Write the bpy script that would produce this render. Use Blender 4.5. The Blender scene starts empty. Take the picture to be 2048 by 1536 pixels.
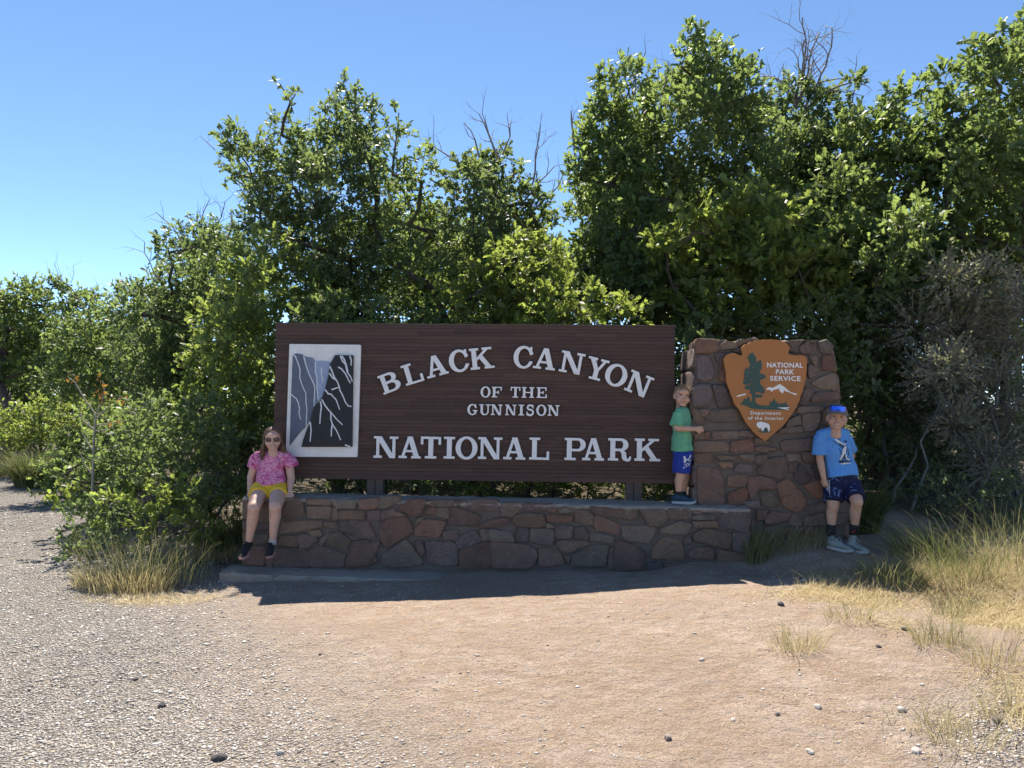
import bpy, bmesh, math, random
import numpy as np
from mathutils import Vector, Matrix, noise
from mathutils.geometry import delaunay_2d_cdt
from mathutils.bvhtree import BVHTree
sc = bpy.context.scene
COL = sc.collection
R_ = math.radians
# ------------------------------------------------------------------ camera
CAM_H, FPX = 1.48, 1539.0
PITCH, ROLL = math.atan(32 / 1539.0), R_(0.7)
_f = Vector((0, math.cos(PITCH), math.sin(PITCH)))
_u0 = Vector((0, -math.sin(PITCH), math.cos(PITCH)))
_r0 = Vector((1, 0, 0))
_r = _r0 * math.cos(ROLL) + _u0 * math.sin(ROLL)
_u = _u0 * math.cos(ROLL) - _r0 * math.sin(ROLL)
cam_d = bpy.data.cameras.new('camera')
cam = bpy.data.objects.new('camera', cam_d)
COL.objects.link(cam)
cam_d.sensor_width = 36.0
cam_d.lens = 36.0 * FPX / 2048.0
cam_d.clip_start, cam_d.clip_end = 0.1, 3000.0
CAM = Vector((0, 0, CAM_H))
cam.matrix_world = Matrix(((_r.x, _u.x, -_f.x, 0), (_r.y, _u.y, -_f.y, 0), (_r.z, _u.z, -_f.z, CAM_H), (0, 0, 0, 1)))
sc.camera = cam
# ------------------------------------------------------------------ world and sun
SUN_EL, SUN_AZ = R_(58.5), R_(-13.5)          # azimuth measured from +Y, negative to -X
w = bpy.data.worlds.new("World"); sc.world = w; w.use_nodes = True
nt = w.node_tree; nt.nodes.clear()
sky = nt.nodes.new('ShaderNodeTexSky'); sky.sky_type = 'NISHITA'; sky.sun_disc = False
sky.sun_elevation = SUN_EL; sky.sun_rotation = SUN_AZ
sky.altitude = 2400; sky.air_density = 0.7; sky.dust_density = 0.0; sky.ozone_density = 2.0
bg = nt.nodes.new('ShaderNodeBackground'); bg.inputs['Strength'].default_value = 0.113
wo = nt.nodes.new('ShaderNodeOutputWorld')
hs = nt.nodes.new('ShaderNodeHueSaturation'); hs.inputs['Saturation'].default_value = 1.04; hs.inputs['Value'].default_value = 0.98; hs.inputs['Hue'].default_value = .496
nt.links.new(sky.outputs[0], hs.inputs['Color']); nt.links.new(hs.outputs[0], bg.inputs[0]); nt.links.new(bg.outputs[0], wo.inputs[0])
sd = bpy.data.lights.new('sun', 'SUN'); sun = bpy.data.objects.new('sun', sd); COL.objects.link(sun)
sd.energy = 5.0; sd.angle = R_(0.53); sd.color = (1.0, 0.925, 0.81)
_sdir = Vector((math.sin(SUN_AZ) * math.cos(SUN_EL), math.cos(SUN_AZ) * math.cos(SUN_EL), math.sin(SUN_EL)))
sun.rotation_euler = _sdir.to_track_quat('Z', 'Y').to_euler(); sun.location = (0, 0, 30)
sc.view_settings.view_transform = 'Standard'; sc.view_settings.look = 'None'
sc.view_settings.gamma = 1.0; sc.view_settings.use_curve_mapping = False
sc.view_settings.exposure = 1.2
sc.cycles.max_bounces = 8; sc.cycles.diffuse_bounces = 5; sc.cycles.transmission_bounces = 4; sc.cycles.transparent_max_bounces = 4
sc.cycles.use_denoising = True
sc.cycles.caustics_reflective = False; sc.cycles.caustics_refractive = False

# ------------------------------------------------------------------ helpers
def ray(px, py):
    return _f * FPX + _r * (px - 1024.0) + _u * (768.0 - py)
def at(px, py, Y):
    d = ray(px, py); return CAM + d * (Y / d.y)
def on_plane(px, py, p0, n):
    d = ray(px, py); return CAM + d * ((p0 - CAM).dot(n) / d.dot(n))
def pxm(Y): return Y / FPX
def tag(o, label=None, cat=None, group=None, kind=None):
    if label: o['label'] = label
    if cat: o['category'] = cat
    if group: o['group'] = group
    if kind: o['kind'] = kind
    return o
def thing(name, loc, label, cat, group=None):
    o = bpy.data.objects.new(name, None); COL.objects.link(o)
    o.location = loc; o.empty_display_size = 0.1
    return tag(o, label, cat, group)
def link(name, me, parent=None, mat=None):
    o = bpy.data.objects.new(name, me); COL.objects.link(o)
    if mat is not None and not me.materials: me.materials.append(mat)
    if parent is not None:
        o.parent = parent
        if parent.parent is None and parent.type == 'EMPTY':
            o.matrix_parent_inverse = Matrix.Translation(-parent.location)
    return o
def npmesh(name, V, F, tint=None, smooth=False):
    """V (n,3), F (m,3 or 4) numpy -> mesh"""
    V = np.asarray(V, dtype=np.float32); F = np.asarray(F, dtype=np.int32)
    me = bpy.data.meshes.new(name); k = F.shape[1]
    me.vertices.add(len(V)); me.vertices.foreach_set('co', V.ravel())
    me.loops.add(F.size); me.loops.foreach_set('vertex_index', F.ravel())
    me.polygons.add(len(F)); me.polygons.foreach_set('loop_start', np.arange(0, F.size, k, dtype=np.int32))
    if smooth: me.polygons.foreach_set('use_smooth', np.ones(len(F), dtype=bool))
    if tint is not None:
        a = me.attributes.new('tint', 'FLOAT', 'POINT'); a.data.foreach_set('value', np.asarray(tint, dtype=np.float32))
    me.update(calc_edges=True)
    return me
def pymesh(name, V, F, smooth=False):
    me = bpy.data.meshes.new(name); me.from_pydata([tuple(v) for v in V], [], F); me.update()
    if smooth:
        me.polygons.foreach_set('use_smooth', [True] * len(me.polygons))
    return me
def rot_z(v, a):
    c, s = math.cos(a), math.sin(a); return Vector((v.x * c - v.y * s, v.x * s + v.y * c, v.z))

# ------------------------------------------------------------------ materials
class NT:
    def __init__(s, name):
        s.m = bpy.data.materials.new(name); s.m.use_nodes = True; s.t = s.m.node_tree; s.t.nodes.clear()
        s.out = s.n('ShaderNodeOutputMaterial'); s.b = s.n('ShaderNodeBsdfPrincipled')
        s.l(s.b.outputs[0], s.out.inputs['Surface'])
    def n(s, k, **kw):
        x = s.t.nodes.new(k)
        for a, v in kw.items(): setattr(x, a, v)
        return x
    def l(s, a, b): s.t.links.new(a, b)
    def coord(s, which='Object'):
        return s.n('ShaderNodeTexCoord').outputs[which]
    def pos(s): return s.n('ShaderNodeNewGeometry').outputs['Position']
    def scale(s, vec, sv):
        m = s.n('ShaderNodeMapping'); m.inputs['Scale'].default_value = sv; s.l(vec, m.inputs['Vector']); return m.outputs[0]
    def noise(s, vec, sc_, det=4, rough=.6, dist=0):
        x = s.n('ShaderNodeTexNoise'); x.inputs['Scale'].default_value = sc_; x.inputs['Detail'].default_value = det
        x.inputs['Roughness'].default_value = rough; x.inputs['Distortion'].default_value = dist
        s.l(vec, x.inputs['Vector']); return x.outputs['Fac']
    def ramp(s, fac, stops, interp='LINEAR'):
        x = s.n('ShaderNodeValToRGB'); r = x.color_ramp; r.interpolation = interp
        while len(r.elements) < len(stops): r.elements.new(.5)
        for e, (p, c) in zip(r.elements, stops):
            e.position = p; e.color = (c[0], c[1], c[2], 1) if not isinstance(c, (int, float)) else (c, c, c, 1)
        s.l(fac, x.inputs[0]); return x.outputs[0]
    def mix(s, fac, a, b, mode='MIX'):
        x = s.n('ShaderNodeMix', data_type='RGBA', blend_type=mode)
        for sock, v in ((x.inputs[0], fac), (x.inputs[6], a), (x.inputs[7], b)):
            if isinstance(v, (int, float)): sock.default_value = v
            elif isinstance(v, tuple): sock.default_value = (v[0], v[1], v[2], 1)
            else: s.l(v, sock)
        return x.outputs[2]
    def math(s, op, a, b=None):
        x = s.n('ShaderNodeMath', operation=op)
        for i, v in enumerate((a, b)):
            if v is None: continue
            if isinstance(v, (int, float)): x.inputs[i].default_value = v
            else: s.l(v, x.inputs[i])
        return x.outputs[0]
    def bump(s, h, strength=.5, dist=.01, normal=None):
        x = s.n('ShaderNodeBump'); x.inputs['Strength'].default_value = strength; x.inputs['Distance'].default_value = dist
        s.l(h, x.inputs['Height'])
        if normal is not None: s.l(normal, x.inputs['Normal'])
        s.l(x.outputs[0], s.b.inputs['Normal']); return x.outputs[0]
    def base(s, c, rough=.7, spec=None):
        if isinstance(c, tuple): s.b.inputs['Base Color'].default_value = (c[0], c[1], c[2], 1)
        else: s.l(c, s.b.inputs['Base Color'])
        if isinstance(rough, (int, float)): s.b.inputs['Roughness'].default_value = rough
        else: s.l(rough, s.b.inputs['Roughness'])
        if spec is not None: s.b.inputs['Specular IOR Level'].default_value = spec
        return s.m
    def attr(s, name): return s.n('ShaderNodeAttribute', attribute_name=name).outputs['Fac']
def mul(c, k): return (c[0] * k, c[1] * k, c[2] * k)

def simple(name, c, rough=.7, var=.15, scale=30, bump=.2, dist=.004, spec=None):
    t = NT(name); p = t.coord()
    f = t.noise(p, scale, 5)
    t.base(t.ramp(f, [(.25, mul(c, 1 - var)), (.75, mul(c, 1 + var))]), rough, spec)
    t.bump(t.noise(p, scale * 3, 4), bump, dist)
    return t.m

def leaf_mat(name, dark, light, trans, tw=.5, rough=.45, spec=.45):
    t = NT(name); a = t.attr('tint')
    c = t.ramp(a, [(0, dark), (.55, light), (1, mul(light, 1.25))])
    t.base(c, rough, spec)
    tr = t.n('ShaderNodeBsdfTranslucent')
    t.l(t.ramp(a, [(0, mul(trans, .6)), (1, trans)]), tr.inputs[0])
    mx = t.n('ShaderNodeMixShader'); mx.inputs[0].default_value = tw
    t.l(t.b.outputs[0], mx.inputs[1]); t.l(tr.outputs[0], mx.inputs[2]); t.l(mx.outputs[0], t.out.inputs['Surface'])
    return t.m
M = {}
M['leaf'] = leaf_mat('oak_leaf', (.058, .092, .038), (.108, .158, .064), (.33, .435, .11), .54)
M['leaf_dark'] = leaf_mat('dark_oak_leaf', (.050, .076, .037), (.098, .138, .062), (.29, .385, .11), .52)
M['leaf_yellow'] = leaf_mat('yellow_green_leaf', (.070, .100, .030), (.132, .174, .050), (.42, .52, .10), .55)
M['leaf_blue'] = leaf_mat('blue_green_leaf', (.055, .085, .044), (.105, .150, .075), (.28, .38, .12))
M['leaf_grey'] = leaf_mat('grey_leaf', (.13, .14, .09), (.23, .24, .155), (.40, .42, .22), .4)
M['leaf_silver'] = leaf_mat('silver_leaf', (.10, .12, .07), (.20, .23, .14), (.24, .28, .14), .3)
M['blade'] = None
def blade_mat(name, stops):
    t = NT(name); a = t.attr('tint'); c = t.ramp(a, stops); t.base(c, .6, .3)
    tr = t.n('ShaderNodeBsdfTranslucent'); t.l(t.mix(.0, c, c), tr.inputs[0])
    mx = t.n('ShaderNodeMixShader'); mx.inputs[0].default_value = .4
    t.l(t.b.outputs[0], mx.inputs[1]); t.l(tr.outputs[0], mx.inputs[2]); t.l(mx.outputs[0], t.out.inputs['Surface'])
    return t.m
M['blade'] = blade_mat('grass_blade', [(0, (.05, .075, .022)), (.35, (.13, .16, .05)), (.6, (.30, .28, .13)), (1, (.58, .48, .27))])
M['straw'] = blade_mat('straw_blade', [(0, (.22, .175, .08)), (.4, (.46, .37, .19)), (1, (.66, .55, .33))])
def bark(name, c):
    t = NT(name); p = t.coord(); q = t.scale(p, (1, 1, .25))
    f = t.noise(q, 40, 5); t.base(t.ramp(f, [(.3, mul(c, .55)), (.7, mul(c, 1.3))]), .9)
    t.bump(f, .6, .01); return t.m
M['bark'] = bark('oak_bark', (.085, .07, .06)); M['bark_grey'] = bark('dead_wood', (.24, .215, .195)); M['bark_pale'] = bark('pale_stem', (.36, .31, .25))

def stone_mat():
    t = NT('field_stone'); p = t.coord()
    oi = t.n('ShaderNodeObjectInfo'); c = oi.outputs['Color']
    rnd = oi.outputs['Random']
    off = t.n('ShaderNodeVectorMath', operation='ADD'); t.l(p, off.inputs[0])
    cb = t.n('ShaderNodeCombineXYZ'); t.l(t.math('MULTIPLY', rnd, 40.0), cb.inputs[0]); t.l(t.math('MULTIPLY', rnd, 17.0), cb.inputs[2]); t.l(cb.outputs[0], off.inputs[1])
    q = off.outputs[0]
    n1 = t.noise(q, 7, 6, .65); n2 = t.noise(t.scale(q, (1, 1, 2.2)), 38, 6, .7)
    c1 = t.mix(t.ramp(n1, [(.3, 0), (.72, 1)]), c, t.mix(1.0, c, (.62, .66, .78), 'MULTIPLY'))
    c2 = t.mix(t.ramp(n2, [(.35, 0), (.75, 1)]), c1, t.mix(1.0, c1, (1.75, 1.6, 1.5), 'MULTIPLY'))
    v = t.noise(t.scale(q, (1.2, 1, 1)), 5.0, 5, .6, 1.8)     # pale mineral veins
    vein = t.ramp(v, [(.485, 0), (.5, 1), (.515, 0)])
    lich = t.ramp(t.noise(q, 16, 5, .75), [(.66, 0), (.74, 1)])
    c3 = t.mix(t.math('MULTIPLY', vein, t.ramp(t.noise(q, 3, 2), [(.5, 0), (.62, .7)])), c2, (.30, .27, .24))
    c4 = t.mix(t.math('MULTIPLY', lich, .5), c3, (.25, .23, .20))
    t.base(c4, .85, .3)
    h = t.math('ADD', t.noise(q, 14, 6, .7), t.math('MULTIPLY', t.noise(q, 90, 4, .7), .35))
    t.bump(h, 1.0, .03); return t.m
M['stone'] = stone_mat()
def mortar_mat():
    t = NT('mortar'); p = t.coord(); n1 = t.noise(p, 5, 5); n2 = t.noise(p, 120, 5, .8)
    c = t.mix(n2, t.ramp(n1, [(.3, (.10, .08, .07)), (.7, (.165, .135, .115))]), (.19, .165, .14))
    t.base(c, .95, .2); t.bump(t.math('ADD', n2, t.noise(p, 25, 4)), .8, .012); return t.m
M['mortar'] = mortar_mat()
def concrete_mat():
    t = NT('old_concrete'); p = t.coord(); n1 = t.noise(p, 4, 5); n2 = t.noise(p, 60, 6, .8)
    c = t.mix(t.ramp(n2, [(.4, 0), (.7, 1)]), t.ramp(n1, [(.3, (.23, .195, .16)), (.7, (.36, .31, .26))]), (.42, .37, .32))
    t.base(c, .95, .2); t.bump(t.math('ADD', n2, t.noise(p, 14, 5)), .8, .014); return t.m
M['concrete'] = concrete_mat()
def plank_mat():
    t = NT('brown_wood_strip'); p = t.coord(); oi = t.n('ShaderNodeObjectInfo')
    cb = t.n('ShaderNodeCombineXYZ'); t.l(t.math('MULTIPLY', oi.outputs['Random'], 60.0), cb.inputs[0]); t.l(t.math('MULTIPLY', oi.outputs['Random'], 23.0), cb.inputs[2])
    off = t.n('ShaderNodeVectorMath', operation='ADD'); t.l(p, off.inputs[0]); t.l(cb.outputs[0], off.inputs[1])
    g = t.noise(t.scale(off.outputs[0], (.9, 1, 22)), 9, 6, .7, .6)
    g2 = t.noise(t.scale(off.outputs[0], (1.5, 1, 60)), 6, 5, .75)
    wear = t.noise(t.scale(off.outputs[0], (1, 1, 6)), 4, 5, .7)
    c = t.ramp(oi.outputs['Random'], [(0, (.086, .054, .044)), (.5, (.102, .062, .050)), (1, (.124, .075, .060))])
    c = t.mix(t.ramp(g, [(.3, 0), (.7, 1)]), t.mix(1., c, (.70, .70, .72), 'MULTIPLY'), c)
    c = t.mix(t.math('MULTIPLY', t.ramp(g2, [(.58, 0), (.74, 1)]), t.ramp(wear, [(.42, .05), (.72, .75)])), c, (.26, .185, .145))
    t.base(c, .75, .3); t.bump(t.math('ADD', g, g2), .6, .006); return t.m
M['plank'] = plank_mat()
M['sign_wood'] = simple('sign_timber', (.075, .04, .032), .8, .3, 20, .5)
M['post_wood'] = simple('post_timber', (.10, .072, .062), .85, .25, 25, .6)
M['white_paint'] = simple('white_sign_paint', (.76, .76, .75), .55, .06, 18, .15)
M['panel_white'] = simple('panel_white', (.74, .73, .70), .6, .12, 9, .2)
M['slate1'] = simple('slate_blue_dark', (.105, .125, .175), .6, .18, 22, .25)
M['slate2'] = simple('slate_blue_mid', (.17, .20, .28), .6, .15, 22, .25)
M['slate3'] = simple('slate_blue_light', (.30, .36, .50), .6, .12, 22, .25)
M['cliff_black'] = simple('cliff_black', (.010, .011, .014), .6, .4, 25, .35)
M['crack_white'] = simple('crack_white', (.66, .68, .70), .6, .1, 40, .1)
M['arrow_brown'] = simple('arrowhead_orange_brown', (.36, .135, .026), .5, .05, 6, .08)
M['arrow_edge'] = M['arrow_brown']
M['arrow_green'] = simple('arrowhead_green', (.018, .062, .048), .5, .12, 14, .08)
M['rock_dark'] = simple('dark_pebble', (.06, .053, .055), .9, .35, 60, .5)
M['rock_pale'] = simple('pale_pebble', (.42, .38, .34), .9, .25, 60, .5)
M['rock_mid'] = simple('brown_pebble', (.22, .18, .155), .9, .3, 60, .5)
# ------------------------------------------------------------------ ground
_GP = np.array([(0,0,-.02),(-3,2,-.1),(3,2,.05),(0,3.2,0),(-2.5,4,-.12),(-2.6,6.6,-.17),(-2.4,7.0,-.13),(-1.6,6.7,-.12),(-1,6.8,-.085),(-.5,6.7,-.07),(0,6.8,-.05),
 (1,6.75,-.02),(2.05,6.55,-.01),(2.25,6.9,.2),(2.5,6.95,.3),(2.9,6.62,.215),(3.2,6.55,.22),(3.0,5.5,.06),(4.2,5.5,.15),(4.5,7,.35),(4.5,8.5,.5),(2.5,8.5,.4),
 (0,8.2,.15),(-2.5,8.5,-.1),(-5,8.3,-.2),(-7,12,-.2),(-10.6,17,-.2),(-14,25,-.2),(-6,6,-.2),(-6,3,-.15),(5,3,.1),(0,12,.8),(5,12,1),(-4,12,.2),(0,18,1.5),
 (6,18,1.6),(20,8,1),(-25,15,-.3),(-20,40,0),(10,40,2),(40,20,2),(-6,24,.6),(0,60,2),(-60,60,-.5),(60,60,2),(-60,0,-.5),(60,-20,.5),(0,-30,-.3),(-8,9.5,-.2),(3.4,7.2,.30),(3.5,8,.38),(3.6,9.2,.5),(2.05,6.85,.1),(2.9,6.95,.28),(3.8,6.3,.18)])
def gz(x, y):
    x = np.asarray(x, float); y = np.asarray(y, float); sh = x.shape
    P = np.stack([x.ravel(), y.ravel()], 1); out = np.zeros(len(P))
    for i in range(0, len(P), 20000):
        d2 = ((P[i:i + 20000, None, :] - _GP[None, :, :2]) ** 2).sum(2) + .05
        wt = 1 / d2 ** 1.5
        out[i:i + 20000] = (wt * _GP[None, :, 2]).sum(1) / wt.sum(1)
    return out.reshape(sh)
def gz1(x, y): return float(gz(np.array([x]), np.array([y]))[0])
_rs = np.random.RandomState(5)
_ph = _rs.rand(40, 4)
def wob(x, y, s, n=9, k=0):
    o = np.zeros_like(x)
    for i in range(n):
        a = _ph[i + k, 0] * 6.283; fr = s * (.6 + 1.6 * _ph[i + k, 1])
        o += np.sin((x * math.cos(a) + y * math.sin(a)) * fr + _ph[i + k, 2] * 6.283)
    return o / n
def gravel_mask(x, y):
    # grey road gravel to the left, fading into dirt
    xe = np.interp(y, [0, 3.1, 4.2, 5.2, 6.3, 8, 60], [.1, -.75, -1.25, -1.75, -2.5, -3.0, -3.0]) + wob(x, y, 2.2) * .35
    m = np.clip((xe - x) / 1.7 + .5, 0, 1)
    m2 = np.clip(1.2 - np.hypot(x - 2.4, y - 3.0) / .75 + wob(x, y, 4, k=9) * .3, 0, 1)     # bottom right patch
    return np.maximum(m, m2)
def straw_mask(x, y):
    xe = np.interp(y, [0, 3.2, 4.0, 4.7, 5.3, 5.9, 6.4], [2.9, 2.2, 2.5, 2.25, 1.75, 1.7, 2.6]) + wob(x, y, 3, k=15) * .55
    m = np.clip((x - xe) / .9 + .3, 0, 1) * np.clip((6.6 - y) / .5, 0, 1) * np.clip((y - 2.9) / .5 , 0.15, 1)
    m *= np.clip(.42 + wob(x, y, 4.5, k=4) * 2.4 + np.clip((x - 2.6) / 2, 0, .5), 0, 1)
    ml = np.clip(1 - np.hypot((x + 2.95) / .8, (y - 6.25) / .35) + wob(x, y, 6, k=4) * .5, 0, 1)
    return np.maximum(m, ml)
def ground_mat():
    t = NT('dirt_and_gravel'); p = t.pos(); g = t.attr('gravel'); s = t.attr('straw')
    n1 = t.noise(p, .9, 5, .6); n2 = t.noise(p, 6, 6, .7); n3 = t.noise(p, 70, 5, .8)
    dirt = t.ramp(n1, [(.3, (.36, .272, .212)), (.5, (.475, .375, .30)), (.7, (.57, .465, .38))])
    n5 = t.noise(t.scale(p, (1, 1.6, 1)), 2.3, 5, .7, .5); dirt = t.mix(t.ramp(n5, [(.50, 0), (.64, .75)]), dirt, (.42, .335, .275))
    dirt = t.mix(t.ramp(n2, [(.38, 1), (.60, 0)]), dirt, (.40, .295, .215))
    dirt = t.mix(t.ramp(n3, [(.36, .9), (.5, 0)]), dirt, (.25, .18, .135))
    n4 = t.noise(p, 130, 3, .8)
    dirt = t.mix(1.0, dirt, t.ramp(n4, [(.32, (.62, .58, .54)), (.5, (1., 1., 1.)), (.68, (1.18, 1.18, 1.16))]), 'MULTIPLY')
    vor = t.n('ShaderNodeTexVoronoi'); vor.inputs['Scale'].default_value = 62; t.l(p, vor.inputs['Vector'])
    vg = t.ramp(t.math('MULTIPLY', vor.outputs['Distance'], 1.2), [(.2, 1), (.8, .4)])
    sx = t.n('ShaderNodeSeparateColor'); t.l(vor.outputs['Color'], sx.inputs[0])
    grav = t.ramp(sx.outputs[0], [(0, (.36, .32, .285)), (.5, (.56, .51, .46)), (1, (.76, .71, .64))])
    grav = t.mix(1.0, grav, vg, 'MULTIPLY')
    grav = t.mix(t.ramp(n2, [(.45, 0), (.7, .45)]), grav, (.53, .43, .34))
    c = t.mix(g, dirt, grav)
    c = t.mix(t.math('MULTIPLY', s, t.ramp(n3, [(.35, .25), (.6, .8)])), c, (.50, .40, .25))
    lit = t.ramp(n2, [(.35, (.075, .058, .042)), (.6, (.15, .125, .075)), (.75, (.12, .135, .055))])
    c = t.mix(t.attr('litter'), c, lit)
    t.base(c, .95, .2)
    h = t.math('ADD', t.math('MULTIPLY', t.noise(p, 11, 6, .65), 1.6), t.math('MULTIPLY', n3, .5))
    h = t.math('ADD', h, t.math('MULTIPLY', t.math('MULTIPLY', g, vor.outputs['Distance']), -1.2))
    t.bump(h, 1.0, .045); return t.m
M['ground'] = ground_mat()
def axis(fine0, fine1, st, far):
    a = list(np.arange(fine0, fine1 + 1e-6, st)); s_ = st; x = fine1
    while x < far: s_ *= 1.22; x += s_; a.append(x)
    s_ = st; x = fine0
    while x > -far: s_ *= 1.22; x -= s_; a.insert(0, x)
    return np.array(a)
gx, gy = np.meshgrid(axis(-4.5, 4.5, .05, 1200), axis(2.4, 8.2, .04, 1200))
gzz = gz(gx, gy)
near = np.exp(-((gx / 12) ** 2 + ((gy - 5) / 12) ** 2))
gzz += near * (wob(gx, gy, 3.0) * .02 + wob(gx, gy, 9, k=6) * .008 + wob(gx, gy, 24, n=12, k=12) * .008)
ny, nx = gx.shape
idx = np.arange(nx * ny).reshape(ny, nx)
F = np.stack([idx[:-1, :-1].ravel(), idx[:-1, 1:].ravel(), idx[1:, 1:].ravel(), idx[1:, :-1].ravel()], 1)
gme = npmesh('ground', np.stack([gx.ravel(), gy.ravel(), gzz.ravel()], 1), F, smooth=True)
def litter_mask(x, y):
    road = np.interp(y, [0, 6.5, 8, 12, 17, 30], [-2.6, -2.9, -3.9, -7, -10.2, -18]) + wob(x, y, 2, k=3) * .4
    edge = np.interp(x, [-3, -2.2, 2, 2.6, 3.6, 4.4, 6], [6.9, 7.4, 7.4, 7.3, 8.6, 7.0, 6.4]) + wob(x, y, 3, k=8) * .3
    return np.clip((y - edge) / .6, 0, 1) * np.clip((x - road) / .7, 0, 1)
for nm, fn in (('gravel', gravel_mask), ('straw', straw_mask), ('litter', litter_mask)):
    a = gme.attributes.new(nm, 'FLOAT', 'POINT'); a.data.foreach_set('value', fn(gx.ravel(), gy.ravel()).astype(np.float32))
ground = link('ground', gme, mat=M['ground']); tag(ground, kind='structure')
_gbvh = BVHTree.FromPolygons([tuple(v.co) for v in gme.vertices], [tuple(p.vertices) for p in gme.polygons])
def ground_hit(px, py):
    h = _gbvh.ray_cast(CAM, ray(px, py).normalized()); return h[0]
def gzs(x, y):
    """ground height incl. the small bumps"""
    near = np.exp(-((x / 12) ** 2 + ((y - 5) / 12) ** 2))
    return gz(x, y) + near * (wob(x, y, 3.0) * .02 + wob(x, y, 9, k=6) * .008 + wob(x, y, 24, n=12, k=12) * .008)

# ------------------------------------------------------------------ flat-shape tools
def ccw(P):
    a = sum(P[i][0] * P[(i + 1) % len(P)][1] - P[(i + 1) % len(P)][0] * P[i][1] for i in range(len(P)))
    return list(P) if a > 0 else list(reversed(P))
def tri2d(pos, neg=(), extra=()):
    V = []; Fc = []; npos = len(pos)
    for P in list(pos) + list(neg):
        P = ccw(P); Fc.append(list(range(len(V), len(V) + len(P)))); V += [Vector((a, b)) for a, b in P]
    V += [Vector(e) for e in extra]
    vo, eo, fo, _, _, of = delaunay_2d_cdt(V, [], Fc, 0, 1e-6)
    keep = [f for f, o in zip(fo, of) if any(i < npos for i in o) and not any(i >= npos for i in o)]
    used = sorted({i for f in keep for i in f}); mp = {u: k for k, u in enumerate(used)}
    return [(vo[u].x, vo[u].y) for u in used], [tuple(mp[i] for i in f) for f in keep]
def solid2d(V2, F2, fn, d0, d1):
    """extrude triangles; fn(x,y,d)->3d ; d0 front, d1 back"""
    n = len(V2); V = [fn(x, y, d0) for x, y in V2] + [fn(x, y, d1) for x, y in V2]
    cnt = {}
    for f in F2:
        for a, b in ((f[0], f[1]), (f[1], f[2]), (f[2], f[0])): cnt[(a, b)] = cnt.get((a, b), 0) + 1
    Fs = [tuple(f) for f in F2] + [tuple(i + n for i in reversed(f)) for f in F2]
    for (a, b) in cnt:
        if (b, a) not in cnt: Fs.append((b, a, a + n, b + n))
    return V, Fs
def fix_normals(me):
    bm = bmesh.new(); bm.from_mesh(me); bmesh.ops.recalc_face_normals(bm, faces=bm.faces); bm.to_mesh(me); bm.free(); me.update()
def slab(name, pos, fn, d0, d1, mat, parent, neg=()):
    V2, F2 = tri2d(pos, neg); V, Fs = solid2d(V2, F2, fn, d0, d1)
    me = pymesh(name, V, Fs); fix_normals(me); return link(name, me, parent, mat)
def stroke(pts, w0, w1=None):
    """a ribbon polygon about a polyline, pieces for union"""
    w1 = w0 if w1 is None else w1; out = []; n = len(pts) - 1
    for i in range(n):
        (x0, y0), (x1, y1) = pts[i], pts[i + 1]; L = math.hypot(x1 - x0, y1 - y0) or 1e-6
        a = w0 + (w1 - w0) * i / n; b = w0 + (w1 - w0) * (i + 1) / n
        nx_, ny_ = -(y1 - y0) / L, (x1 - x0) / L; ex, ey = (x1 - x0) / L, (y1 - y0) / L
        k0 = a * .4 if i else 0; k1 = b * .4 if i < n - 1 else 0
        x0 -= ex * k0; y0 -= ey * k0; x1 += ex * k1; y1 += ey * k1
        out.append([(x0 + nx_ * a / 2, y0 + ny_ * a / 2), (x1 + nx_ * b / 2, y1 + ny_ * b / 2), (x1 - nx_ * b / 2, y1 - ny_ * b / 2), (x0 - nx_ * a / 2, y0 - ny_ * a / 2)])
    return out
def box_mesh(name, corners8):
    return pymesh(name, corners8, [(0, 1, 2, 3), (7, 6, 5, 4), (0, 4, 5, 1), (1, 5, 6, 2), (2, 6, 7, 3), (3, 7, 4, 0)])

# ------------------------------------------------------------------ stone wall (base)
rnd = random.Random(11)
WL, WR = at(486, 1060, 7.02), at(1499, 1060, 6.75)
WL.z = WR.z = 0
wdir = (WR - WL).normalized(); wn = Vector((wdir.y, -wdir.x, 0))      # towards the camera
def Wp(px, py, d=0.0): return on_plane(px, py, WL, wn) + wn * d
def wall_top(t): return Wp(486 + (1499 - 486) * t, 993.5 + 24 * t).z
zt0, zt1 = wall_top(0), wall_top(1)
WLEN = (WR - WL).length; WDEP = .42
def wpt(s, d, z): return WL + wdir * s - wn * d + Vector((0, 0, z))
wall = thing('stone_wall', wpt(WLEN / 2, 0.1, -.05), 'low wall of dark fieldstones with a pale worn top under the brown sign', 'stone wall')
core = pymesh('mortar', [wpt(.012, .012, -.5), wpt(WLEN - .012, .012, -.5), wpt(WLEN - .012, .012, zt1 - .03), wpt(.012, .012, zt0 - .03),
                         wpt(.012, WDEP - .012, -.5), wpt(WLEN - .012, WDEP - .012, -.5), wpt(WLEN - .012, WDEP - .012, zt1 - .03), wpt(.012, WDEP - .012, zt0 - .03)],
              [(0, 1, 2, 3), (5, 4, 7, 6), (4, 0, 3, 7), (1, 5, 6, 2), (3, 2, 6, 7), (0, 4, 5, 1)])
link('mortar', core, wall, M['mortar'])
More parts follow.
